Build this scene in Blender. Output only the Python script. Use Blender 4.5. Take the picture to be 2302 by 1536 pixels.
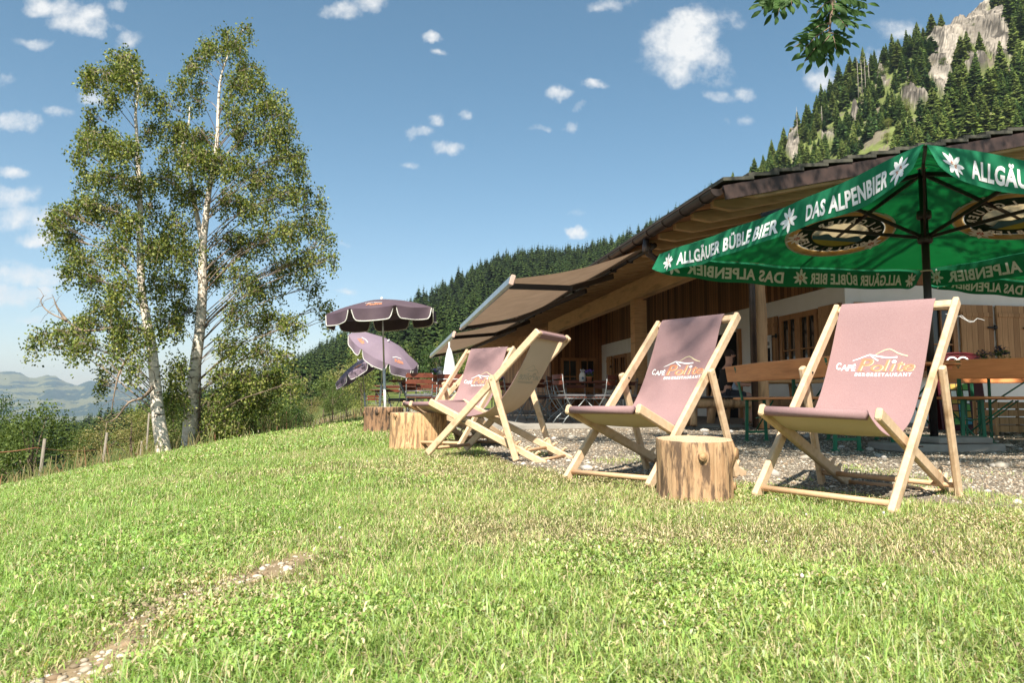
import bpy, bmesh, math, random
import numpy as np
from mathutils import Vector, Matrix, noise as mnoise
random.seed(7); RNG = np.random.default_rng(7)
R = math.radians
for o in list(bpy.data.objects): bpy.data.objects.remove(o)
scene = bpy.context.scene
C = scene.collection

# ------------------------------------------------------------------ camera, sky, sun, exposure
F, PCX, PCY, PITCH, CAMZ = 1648.0, 1151.0, 768.0, R(4.68), 0.43
cam = bpy.data.cameras.new('camera'); co = bpy.data.objects.new('camera', cam); C.objects.link(co)
co.location = (0, 0, CAMZ); co.rotation_euler = (R(90) + PITCH, 0, 0)
cam.sensor_width = 36; cam.lens = F * 36 / 2302; cam.clip_start = 0.05; cam.clip_end = 60000
cam.dof.use_dof = True; cam.dof.focus_distance = 4.2; cam.dof.aperture_fstop = 11.0
scene.camera = co
scene.view_settings.view_transform = 'Standard'; scene.view_settings.look = 'None'
scene.view_settings.exposure = 1.1; scene.view_settings.gamma = 1.0
scene.render.resolution_x, scene.render.resolution_y = 1024, 684
scene.cycles.max_bounces = 6; scene.cycles.diffuse_bounces = 3; scene.cycles.transparent_max_bounces = 8
scene.cycles.volume_bounces = 0; scene.cycles.caustics_reflective = False; scene.cycles.caustics_refractive = False

SUN = Vector((-0.12, -0.81, 1.0)).normalized()
sun = bpy.data.lights.new('sun', 'SUN'); sun.energy = 5.0; sun.angle = R(0.55); sun.color = (1.0, 0.94, 0.83)
so = bpy.data.objects.new('sun', sun); C.objects.link(so); so.location = (-3, -20, 30)
so.rotation_euler = (-SUN).to_track_quat('-Z', 'Y').to_euler()

def el(py):
    v = (PCY - py) / F
    return (v * math.cos(PITCH) + math.sin(PITCH)) / (math.cos(PITCH) - v * math.sin(PITCH))
def kx(px, py=903):
    v = (PCY - py) / F
    return (px - PCX) / F / (math.cos(PITCH) - v * math.sin(PITCH))
def P(px, py, D):          # the place seen at a photo pixel, D metres ahead
    return Vector((kx(px, py) * D, D, CAMZ + el(py) * D))

world = bpy.data.worlds.new('World'); scene.world = world; world.use_nodes = True
nt = world.node_tree; nt.nodes.clear()
def N(tree, t, **k):
    n = tree.nodes.new(t)
    for a, b in k.items():
        if a.startswith('i_'): n.inputs[a[2:].replace('_', ' ')].default_value = b
        else: setattr(n, a, b)
    return n
sky = N(nt, 'ShaderNodeTexSky', sky_type='NISHITA', sun_disc=False, sun_elevation=math.asin(SUN.z),
        sun_rotation=math.atan2(SUN.x, SUN.y), altitude=900, air_density=1.0, dust_density=1.6, ozone_density=1.3)
def MATH(tree, op, a=None, b=None, c=None, clamp=False):
    n = tree.nodes.new('ShaderNodeMath'); n.operation = op; n.use_clamp = clamp
    for i, v in enumerate((a, b, c)):
        if v is None: continue
        if isinstance(v, (int, float)): n.inputs[i].default_value = v
        else: tree.links.new(v, n.inputs[i])
    return n.outputs[0]
def MIX(tree, fac, a, b, blend='MIX'):
    n = tree.nodes.new('ShaderNodeMix'); n.data_type = 'RGBA'; n.blend_type = blend
    for i, v in ((0, fac), (6, a), (7, b)):
        if isinstance(v, (int, float)): n.inputs[i].default_value = v
        elif isinstance(v, (tuple, list)): n.inputs[i].default_value = tuple(v) + ((1,) if len(v) == 3 else ())
        else: tree.links.new(v, n.inputs[i])
    return n.outputs[2]
def build_world():
    tc = N(nt, 'ShaderNodeTexCoord'); sp = N(nt, 'ShaderNodeSeparateXYZ'); nt.links.new(tc.outputs['Generated'], sp.inputs[0])
    yy = MATH(nt, 'MAXIMUM', sp.outputs[1], 0.05)
    u = MATH(nt, 'DIVIDE', sp.outputs[0], yy); v = MATH(nt, 'DIVIDE', sp.outputs[2], yy)
    cmb = N(nt, 'ShaderNodeCombineXYZ'); nt.links.new(u, cmb.inputs[0]); nt.links.new(v, cmb.inputs[1])
    clouds = [(1500, 85, 55, 42, .9), (1555, 70, 70, 60, 1), (1580, 125, 60, 45, 1), (1515, 150, 48, 40, .9), (1530, 105, 90, 75, 1), (1855, 175, 48, 36, .75), (1965, 125, 45, 25, .6), (2030, 62, 60, 22, .55),
              (110, 5, 90, 28, .8), (170, 40, 75, 34, .95), (215, 62, 60, 26, .85), (280, 88, 40, 22, .6), (262, 12, 30, 16, .6), (75, 98, 45, 12, .5),
              (768, 25, 42, 32, .9), (830, 8, 45, 24, .8), (215, 214, 38, 20, .75), (132, 250, 34, 14, .7), (40, 275, 46, 22, .9), (22, 385, 40, 18, .8), (6, 180, 30, 16, .5),
              (25, 445, 80, 30, .75), (55, 490, 110, 28, .75), (95, 530, 80, 18, .6), (60, 620, 140, 30, .7), (30, 665, 110, 22, .65), (90, 655, 50, 12, .55), (60, 720, 60, 14, .5), (30, 600, 70, 22, .5),
              (1018, 326, 46, 20, .9), (940, 298, 36, 16, .75), (985, 272, 22, 12, .6), (1040, 255, 24, 13, .8), (970, 86, 26, 12, .7), (990, 122, 26, 9, .5),
              (915, 372, 34, 10, .5), (1255, 215, 34, 14, .7), (1295, 245, 20, 10, .6), (1330, 196, 26, 14, .75), (1235, 290, 55, 9, .55), (1275, 285, 16, 14, .6), (1605, 215, 44, 18, .65), (1665, 205, 36, 16, .6), (1640, 45, 36, 24, .5), (1600, 160, 50, 30, .6), (1380, 12, 60, 18, .6), (1655, 270, 40, 14, .45), (1298, 520, 28, 11, .75), (1300, 478, 30, 8, .4), (780, 657, 28, 8, .5), (775, 548, 20, 6, .4), (1520, 30, 30, 16, .6)]
    def noise(scale, det, rough, off):
        m = N(nt, 'ShaderNodeVectorMath', operation='ADD'); nt.links.new(cmb.outputs[0], m.inputs[0]); m.inputs[1].default_value = (off, off * .7, 3.1)
        n = N(nt, 'ShaderNodeTexNoise'); nt.links.new(m.outputs[0], n.inputs['Vector'])
        n.inputs['Scale'].default_value = scale; n.inputs['Detail'].default_value = det; n.inputs['Roughness'].default_value = rough
        return n.outputs['Fac']
    n1 = noise(13, 6, .62, 0); n2 = noise(13, 6, .62, 9.3)
    du = MATH(nt, 'ADD', u, MATH(nt, 'MULTIPLY', MATH(nt, 'SUBTRACT', n1, .5), .05))
    dv = MATH(nt, 'ADD', v, MATH(nt, 'MULTIPLY', MATH(nt, 'SUBTRACT', n2, .5), .05))
    acc = None
    for px, py, a, b, s in clouds:
        uu = MATH(nt, 'MULTIPLY', MATH(nt, 'SUBTRACT', du, kx(px, py)), F / (a * 1.25)); vv = MATH(nt, 'MULTIPLY', MATH(nt, 'SUBTRACT', dv, el(py)), F / (b * 1.35))
        d = MATH(nt, 'ADD', MATH(nt, 'MULTIPLY', uu, uu), MATH(nt, 'MULTIPLY', vv, vv))
        g = MATH(nt, 'MULTIPLY_ADD', d, -s, s)
        acc = g if acc is None else MATH(nt, 'MAXIMUM', acc, g)
    acc = MATH(nt, 'MAXIMUM', acc, 0.0)
    n3 = noise(24, 7, .60, 4.2)
    raw = MATH(nt, 'MULTIPLY', MATH(nt, 'ADD', acc, MATH(nt, 'MULTIPLY', MATH(nt, 'SUBTRACT', n3, .56), 2.6)), 1.15, clamp=True)
    dens = MATH(nt, 'MULTIPLY', raw, MATH(nt, 'MULTIPLY', acc, 2.0, clamp=True))
    front = MATH(nt, 'GREATER_THAN', sp.outputs[1], 0.05)
    dens = MATH(nt, 'MULTIPLY', dens, front)
    dens = MATH(nt, 'POWER', dens, 1.15)
    # thin milky veil low on the left and round the horizon
    low = MATH(nt, 'POWER', MATH(nt, 'SUBTRACT', 1.0, MATH(nt, 'MULTIPLY', MATH(nt, 'MAXIMUM', sp.outputs[2], 0.0), 1.9), clamp=True), 2.2)
    tint = MIX(nt, 1.0, sky.outputs[0], MIX(nt, low, (0.80, 1.04, 0.97), (1.24, 1.06, 0.98)), 'MULTIPLY')
    shade = MIX(nt, n1, (5.0, 5.3, 5.6), (7.2, 7.0, 6.7))
    col = MIX(nt, MATH(nt, 'MULTIPLY', dens, .93), tint, shade)
    bg = N(nt, 'ShaderNodeBackground'); nt.links.new(col, bg.inputs[0]); bg.inputs[1].default_value = 0.074
    out = N(nt, 'ShaderNodeOutputWorld'); nt.links.new(bg.outputs[0], out.inputs[0])
build_world()

# ------------------------------------------------------------------ materials
MATS = {}
def mat(name, col, col2=None, rough=.7, scale=6, stretch=(1, 1, 1), detail=5, bump=0, lo=.35, hi=.65, spec=.3, metal=0, transl=0, attr=None, coord='Object', bscale=None, extra=None, tcol=None):
    if name in MATS: return MATS[name]
    m = bpy.data.materials.new(name); m.use_nodes = True; t = m.node_tree; t.nodes.clear()
    out = N(t, 'ShaderNodeOutputMaterial'); b = N(t, 'ShaderNodeBsdfPrincipled')
    b.inputs['Roughness'].default_value = rough; b.inputs['Specular IOR Level'].default_value = spec; b.inputs['Metallic'].default_value = metal
    tc = N(t, 'ShaderNodeTexCoord'); mp = N(t, 'ShaderNodeMapping'); t.links.new(tc.outputs[coord], mp.inputs[0]); mp.inputs['Scale'].default_value = stretch
    ns = N(t, 'ShaderNodeTexNoise'); t.links.new(mp.outputs[0], ns.inputs['Vector']); ns.inputs['Scale'].default_value = scale; ns.inputs['Detail'].default_value = detail; ns.inputs['Roughness'].default_value = .6
    mr = N(t, 'ShaderNodeMapRange'); t.links.new(ns.outputs['Fac'], mr.inputs[0]); mr.inputs[1].default_value = lo; mr.inputs[2].default_value = hi
    c = MIX(t, mr.outputs[0], col, col2 or tuple(x * .75 for x in col))
    if attr:
        a = N(t, 'ShaderNodeAttribute', attribute_name=attr); c = MIX(t, 1.0, a.outputs['Color'], c, 'MULTIPLY')
    if extra: c = extra(t, c, tc, ns)
    t.links.new(c, b.inputs['Base Color'])
    if bump:
        bp = N(t, 'ShaderNodeBump'); bp.inputs['Strength'].default_value = bump; bp.inputs['Distance'].default_value = .01
        src = ns.outputs['Fac']
        if bscale:
            n2 = N(t, 'ShaderNodeTexNoise'); t.links.new(mp.outputs[0], n2.inputs['Vector']); n2.inputs['Scale'].default_value = bscale; n2.inputs['Detail'].default_value = 6; src = n2.outputs['Fac']
        t.links.new(src, bp.inputs['Height']); t.links.new(bp.outputs[0], b.inputs['Normal'])
    sh = b.outputs[0]
    if transl:
        tr = N(t, 'ShaderNodeBsdfTranslucent'); t.links.new(MIX(t, 1.0, c, tcol, 'MULTIPLY') if tcol else c, tr.inputs[0]); mx = N(t, 'ShaderNodeMixShader'); mx.inputs[0].default_value = transl
        t.links.new(b.outputs[0], mx.inputs[1]); t.links.new(tr.outputs[0], mx.inputs[2]); sh = mx.outputs[0]
    t.links.new(sh, out.inputs[0]); MATS[name] = m; return m

def wood(name, c1, c2, dark=None, scale=1.0, st=(14, 14, 1.2), rough=.6, bump=.25):
    def ex(t, c, tc, ns):
        mp = N(t, 'ShaderNodeMapping'); t.links.new(tc.outputs['Object'], mp.inputs[0]); mp.inputs['Scale'].default_value = tuple(s * .35 for s in st)
        v = N(t, 'ShaderNodeTexNoise'); t.links.new(mp.outputs[0], v.inputs['Vector']); v.inputs['Scale'].default_value = 3 * scale; v.inputs['Detail'].default_value = 3
        mr = N(t, 'ShaderNodeMapRange'); t.links.new(v.outputs['Fac'], mr.inputs[0]); mr.inputs[1].default_value = .55; mr.inputs[2].default_value = .75
        return MIX(t, mr.outputs[0], c, dark or tuple(x * .45 for x in c1))
    return mat(name, c1, c2, rough=rough, scale=4 * scale, stretch=st, detail=6, bump=bump, extra=ex, lo=.3, hi=.7)

def boards(name, c1, c2, dark, axis, width, gap=.12):
    """boards side by side along one object axis; every board its own tone, a dark joint between them"""
    def ex(t, c, tc, ns):
        sp = N(t, 'ShaderNodeSeparateXYZ'); t.links.new(tc.outputs['Object'], sp.inputs[0])
        w = MATH(t, 'DIVIDE', sp.outputs[axis], width); fl = MATH(t, 'FLOOR', w); fr = MATH(t, 'FRACT', w)
        wn = N(t, 'ShaderNodeTexWhiteNoise', noise_dimensions='1D'); t.links.new(fl, wn.inputs['W'])
        c = MIX(t, MATH(t, 'MULTIPLY', wn.outputs['Value'], .95), c, dark)
        j = MATH(t, 'LESS_THAN', fr, gap)
        return MIX(t, MATH(t, 'MULTIPLY', j, .85), c, tuple(x * .15 for x in dark))
    st = [14, 14, 14]; st[2 if axis != 2 else 0] = 1.0
    return mat(name, c1, c2, rough=.75, scale=2.5, stretch=tuple(st), bump=.3, extra=ex, lo=.3, hi=.7)

# ------------------------------------------------------------------ mesh helpers
class MB:
    def __init__(s): s.v = []; s.f = []; s.m = []; s.s = []
    def add(s, vs, fs, mi=0, smooth=False):
        b = len(s.v); s.v += [tuple(v) for v in vs]
        for f in fs: s.f.append([b + i for i in f]); s.m.append(mi); s.s.append(smooth)
    def box(s, c, size, M=None, mi=0, bev=0):
        hx, hy, hz = (x / 2 for x in size); c = Vector(c); M = M or Matrix.Identity(3)
        if bev <= 0:
            vs = [c + M @ Vector((x * hx, y * hy, z * hz)) for x in (-1, 1) for y in (-1, 1) for z in (-1, 1)]
            s.add(vs, [(0, 1, 3, 2), (4, 6, 7, 5), (0, 4, 5, 1), (2, 3, 7, 6), (0, 2, 6, 4), (1, 5, 7, 3)], mi)
        else:     # box with chamfered long edges along local z
            b = bev; r = [(-hx + b, -hy), (hx - b, -hy), (hx, -hy + b), (hx, hy - b), (hx - b, hy), (-hx + b, hy), (-hx, hy - b), (-hx, -hy + b)]
            k = max(0.0, 1 - b / max(min(hx, hy), 1e-6) * .6)
            vs = []
            for z, q in ((-hz, k), (-hz + b, 1), (hz - b, 1), (hz, k)): vs += [c + M @ Vector((x * q, y * q, z)) for x, y in r]
            fs = [tuple(range(7, -1, -1)), tuple(range(24, 32))]
            for L in range(3):
                for i in range(8): fs.append((L * 8 + i, L * 8 + (i + 1) % 8, L * 8 + 8 + (i + 1) % 8, L * 8 + 8 + i))
            s.add(vs, fs, mi)
    def beam(s, p, q, w, h, up=(0, 0, 1), mi=0, bev=0):
        """bar from p to q; w across, h along the up side"""
        p, q = Vector(p), Vector(q); z = (q - p).normalized(); x = z.cross(Vector(up)); x = x.normalized() if x.length > 1e-6 else Vector((1, 0, 0)); y = z.cross(x) * -1
        M = Matrix((x, y, z)).transposed()
        s.box((p + q) / 2, (w, h, (q - p).length), M, mi, bev)
    def tube(s, pts, rad, n=8, mi=0, smooth=True, cap=True, ell=1.0):
        pts = [Vector(p) for p in pts]; rad = rad if isinstance(rad, (list, tuple)) else [rad] * len(pts)
        vs = []; ref = Vector((0, 0, 1))
        d0 = (pts[1] - pts[0]).normalized()
        if abs(d0.z) > .9: ref = Vector((1, 0, 0))
        x = d0.cross(ref).normalized()
        for i, p in enumerate(pts):
            d = (pts[min(i + 1, len(pts) - 1)] - pts[max(i - 1, 0)]).normalized()
            x = (x - d * x.dot(d)).normalized(); y = d.cross(x)
            for k in range(n):
                a = 2 * math.pi * k / n; vs.append(p + (x * math.cos(a) + y * math.sin(a) * ell) * rad[i])
        fs = [(i * n + k, i * n + (k + 1) % n, (i + 1) * n + (k + 1) % n, (i + 1) * n + k) for i in range(len(pts) - 1) for k in range(n)]
        if cap: fs += [tuple(range(n - 1, -1, -1)), tuple((len(pts) - 1) * n + k for k in range(n))]
        s.add(vs, fs, mi, smooth)
    def lathe(s, prof, c=(0, 0, 0), n=16, mi=0, smooth=True, M=None):
        c = Vector(c); M = M or Matrix.Identity(3); vs = []
        for r, z in prof: vs += [c + M @ Vector((r * math.cos(2 * math.pi * k / n), r * math.sin(2 * math.pi * k / n), z)) for k in range(n)]
        fs = [(i * n + k, i * n + (k + 1) % n, (i + 1) * n + (k + 1) % n, (i + 1) * n + k) for i in range(len(prof) - 1) for k in range(n)]
        fs += [tuple(range(n - 1, -1, -1)), tuple((len(prof) - 1) * n + k for k in range(n))]
        s.add(vs, fs, mi, smooth)
    def grid(s, fn, nu, nv, mi=0, smooth=True, flip=False):
        vs = [fn(i / nu, j / nv) for j in range(nv + 1) for i in range(nu + 1)]; w = nu + 1
        fs = [(j * w + i, j * w + i + 1, (j + 1) * w + i + 1, (j + 1) * w + i) for j in range(nv) for i in range(nu)]
        if flip: fs = [f[::-1] for f in fs]
        s.add(vs, fs, mi, smooth)
    def build(s, name, mats, parent=None, label=None, origin=None):
        me = bpy.data.meshes.new(name)
        o3 = Vector(origin) if origin is not None else None
        vs = [tuple(Vector(v) - o3) for v in s.v] if o3 is not None else s.v
        me.from_pydata(vs, [], s.f)
        mats = mats if isinstance(mats, (list, tuple)) else [mats]
        for m in mats: me.materials.append(m)
        me.polygons.foreach_set('material_index', s.m); me.polygons.foreach_set('use_smooth', s.s)
        me.validate(); me.update()
        return link(name, me, parent, label, o3)
def link(name, me, parent=None, label=None, loc=None):
    o = bpy.data.objects.new(name, me); C.objects.link(o)
    if parent is not None: o.parent = parent
    if loc is not None: o.location = loc
    if label: o['label'] = label
    return o
def tag(o, label=None, cat=None, group=None, kind=None):
    if label: o['label'] = label
    if cat: o['category'] = cat
    if group: o['group'] = group
    if kind: o['kind'] = kind
    return o
def thing(name, label, cat, loc=(0, 0, 0), rz=0, group=None):
    o = bpy.data.objects.new(name, None); C.objects.link(o); o.empty_display_size = .1
    o.location = loc; o.rotation_euler = (0, 0, rz); return tag(o, label, cat, group)
def copy_tree(o, parent=None):
    c = o.copy(); C.objects.link(c); c.parent = parent
    for ch in list(o.children): copy_tree(ch, c)
    return c
def npmesh(name, V, Fc, mats, attrs=None, smooth=False, mi=None):
    """V (n,3), Fc (m,3 or 4) -> mesh data"""
    me = bpy.data.meshes.new(name); V = np.asarray(V, np.float32); Fc = np.asarray(Fc, np.int32); m, k = Fc.shape
    me.vertices.add(len(V)); me.vertices.foreach_set('co', V.ravel())
    me.loops.add(m * k); me.loops.foreach_set('vertex_index', Fc.ravel())
    me.polygons.add(m); me.polygons.foreach_set('loop_start', np.arange(m, dtype=np.int32) * k)
    me.polygons.foreach_set('use_smooth', np.full(m, smooth))
    for mm in (mats if isinstance(mats, (list, tuple)) else [mats]): me.materials.append(mm)
    if mi is not None: me.polygons.foreach_set('material_index', np.asarray(mi, np.int32))
    if attrs is not None:
        a = me.attributes.new('col', 'FLOAT_COLOR', 'POINT'); c = np.ones((len(V), 4), np.float32); c[:, :3] = attrs; a.data.foreach_set('color', c.ravel())
    me.update(calc_edges=True); return me
def smooth(a, b, x):
    t = np.clip((x - a) / (b - a), 0, 1); return t * t * (3 - 2 * t)
def vnoise(x, y, s=1.0, seed=0):       # cheap smooth noise about 0..1
    x = x / s; y = y / s; r = np.random.default_rng(seed); o = 0
    for i in range(7):
        a, b, c = r.uniform(0, 6.28, 3); k = r.uniform(.6, 2.2); o = o + np.sin((x * np.cos(a) + y * np.sin(a)) * k * 2.3 + b + 1.3 * np.sin(y * k * .9 + c))
    return .5 + o / 9
_H = {}
def lnoise(x, y, s=1.0, seed=0, oct=5, rough=.55, ridge=False):      # lattice noise with octaves, about 0..1
    if seed not in _H: _H[seed] = np.random.default_rng(seed + 900).uniform(0, 1, (256, 256))
    h = _H[seed]; o = 0; a = 1.0; t = 0; x = np.asarray(x, float) / s; y = np.asarray(y, float) / s
    for k in range(oct):
        xi = np.floor(x).astype(int); yi = np.floor(y).astype(int); fx = x - xi; fy = y - yi; fx = fx * fx * (3 - 2 * fx); fy = fy * fy * (3 - 2 * fy)
        g = lambda i, j: h[(xi + i) & 255, (yi + j) & 255]
        v = (g(0, 0) * (1 - fx) + g(1, 0) * fx) * (1 - fy) + (g(0, 1) * (1 - fx) + g(1, 1) * fx) * fy
        if ridge: v = 1 - abs(2 * v - 1)
        o = o + a * v; t += a; a *= rough; x = x * 2.03 + 17.3; y = y * 2.03 + 5.1
    return o / t
def frame(z, up=(0, 0, 1)):
    z = Vector(z).normalized(); x = Vector(up).cross(z); x = x.normalized() if x.length > 1e-5 else Vector((1, 0, 0)); return Matrix((x, z.cross(x), z)).transposed()

# ------------------------------------------------------------------ terrain
KX = [-900, 0, 200, 400, 520, 640, 760, 820, 1000, 1130, 1200, 1300, 1400, 1500, 1640, 1740, 1820, 1900, 2000, 2080, 2150, 2302, 2800, 4200]
KEY = {
 24: [1100, 1090, 1075, 1045, 1015, 985, 962, 950, 934, 933, 933, 933, 933, 933, 933, 933, 933, 933, 933, 933, 933, 933, 933, 933],
 35: [1120, 1100, 1080, 1042, 1012, 988, 958, 945, 924, 923, 923, 923, 923, 923, 923, 923, 923, 923, 923, 923, 923, 923, 923, 923],
 60: [1130, 1115, 1095, 1035, 1010, 992, 956, 943, 917, 914, 914, 914, 914, 912, 910, 908, 906, 905, 903, 902, 900, 898, 895, 890],
 100: [1130, 1105, 1085, 1025, 1000, 978, 948, 937, 910, 905, 903, 900, 897, 893, 888, 884, 880, 876, 870, 865, 860, 850, 840, 830],
 160: [1110, 1085, 1065, 1005, 985, 955, 925, 908, 880, 868, 862, 855, 848, 842, 830, 815, 800, 780, 760, 740, 720, 690, 650, 620],
 250: [1080, 1060, 1040, 990, 965, 925, 880, 855, 800, 768, 752, 735, 715, 680, 600, 545, 490, 440, 380, 340, 300, 235, 180, 180],
 350: [1060, 1045, 1025, 975, 945, 900, 845, 815, 745, 705, 685, 662, 635, 585, 462, 368, 285, 222, 160, 115, 75, 5, -60, -60],
 600: [1030, 1015, 1000, 950, 915, 868, 802, 775, 680, 612, 603, 600, 576, 530, 480, 400, 340, 290, 250, 220, 200, 160, 120, 120],
 950: [1050, 1035, 1020, 985, 960, 925, 870, 850, 780, 720, 705, 700, 690, 660, 620, 560, 500, 450, 420, 400, 380, 360, 330, 330]}
KD = np.array(sorted(KEY)); KA = np.array([[el(v) for v in KEY[d]] for d in KD])
def near_z(x, y):
    x = np.asarray(x, float); y = np.asarray(y, float)
    u = -(x + .1766 * y); up = np.where(u > 0, np.sqrt(u * u + .25) - .5, 0)
    z = -.115 * up - .011 * np.maximum(u - .8, 0) ** 2
    d = (y - 21.5 - 1.37 * x) / 1.7; dp = np.where(d > 0, np.sqrt(d * d + 1) - 1, 0)
    z = z - .22 * np.minimum(dp, 12) * smooth(.4, 4, u)
    z = z + .012 * (vnoise(x, y, 1.3, 3) - .5) + .05 * (vnoise(x, y, 5, 4) - .5) * smooth(.5, 3, u)
    return z
def terr(x, y):
    x = np.asarray(x, float); y = np.asarray(y, float)
    zn = near_z(x, y)
    yy = np.maximum(y, 20); px = PCX + F * x / yy
    ld = np.log(np.clip(yy, KD[0], KD[-1])); LK = np.log(KD)
    i = np.clip(np.searchsorted(LK, ld) - 1, 0, len(KD) - 2); t = (ld - LK[i]) / (LK[i + 1] - LK[i]); t = t * t * (3 - 2 * t) * .4 + t * .6
    cols = np.array([np.interp(px, KX, KA[j]) for j in range(len(KD))])
    idx = np.arange(px.size).reshape(px.shape) if px.ndim else 0
    if px.ndim:
        fl = cols.reshape(len(KD), -1); k = np.arange(px.size); a = fl[i.ravel(), k].reshape(px.shape); b = fl[i.ravel() + 1, k].reshape(px.shape)
    else: a, b = cols[i], cols[i + 1]
    zf = CAMZ + yy * (a + (b - a) * t)
    amp = smooth(120, 320, yy)
    zf = zf + amp * (vnoise(x, y, 34, 11) - .5) * 9 + amp * (vnoise(x, y, 11, 12) - .5) * 4
    w = smooth(19, 33, y)
    return zn * (1 - w) + zf * w
def T(x, y): return float(terr(np.array([x]), np.array([y]))[0])

PATH = [(60, 1560), (150, 1500), (230, 1465), (300, 1400), (350, 1350), (430, 1325), (520, 1300), (600, 1285), (690, 1240)]
def g2(px, py, z=0.0):
    D = (z - CAMZ) / el(py); return (kx(px, py) * D, D)
PATHW = [g2(*p) for p in PATH]
def seg_dist(x, y, pts):
    best = np.full(np.shape(x), 1e9)
    for (ax, ay), (bx, by) in zip(pts[:-1], pts[1:]):
        dx, dy = bx - ax, by - ay; t = np.clip(((x - ax) * dx + (y - ay) * dy) / (dx * dx + dy * dy), 0, 1)
        best = np.minimum(best, np.hypot(x - ax - t * dx, y - ay - t * dy))
    return best
GRAV = [(-.9, 11.4), (-.35, 7.4), (-.12, 5.7), (.02, 5.0), (.4, 4.35), (1.25, 4.0), (1.52, 3.42), (2.1, 2.9), (3.2, 2.3), (5, 1.2), (9, -2), (12, -6)]
def gravel(x, y):          # >0 inside the gravel yard, in metres from its edge
    gx = [p[0] for p in GRAV]; gy = [p[1] for p in GRAV]
    yb = np.interp(x, gx, gy); xin = x > -.9
    d = (y - yb) * .6
    return np.where(xin, d, -2.0)

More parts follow.
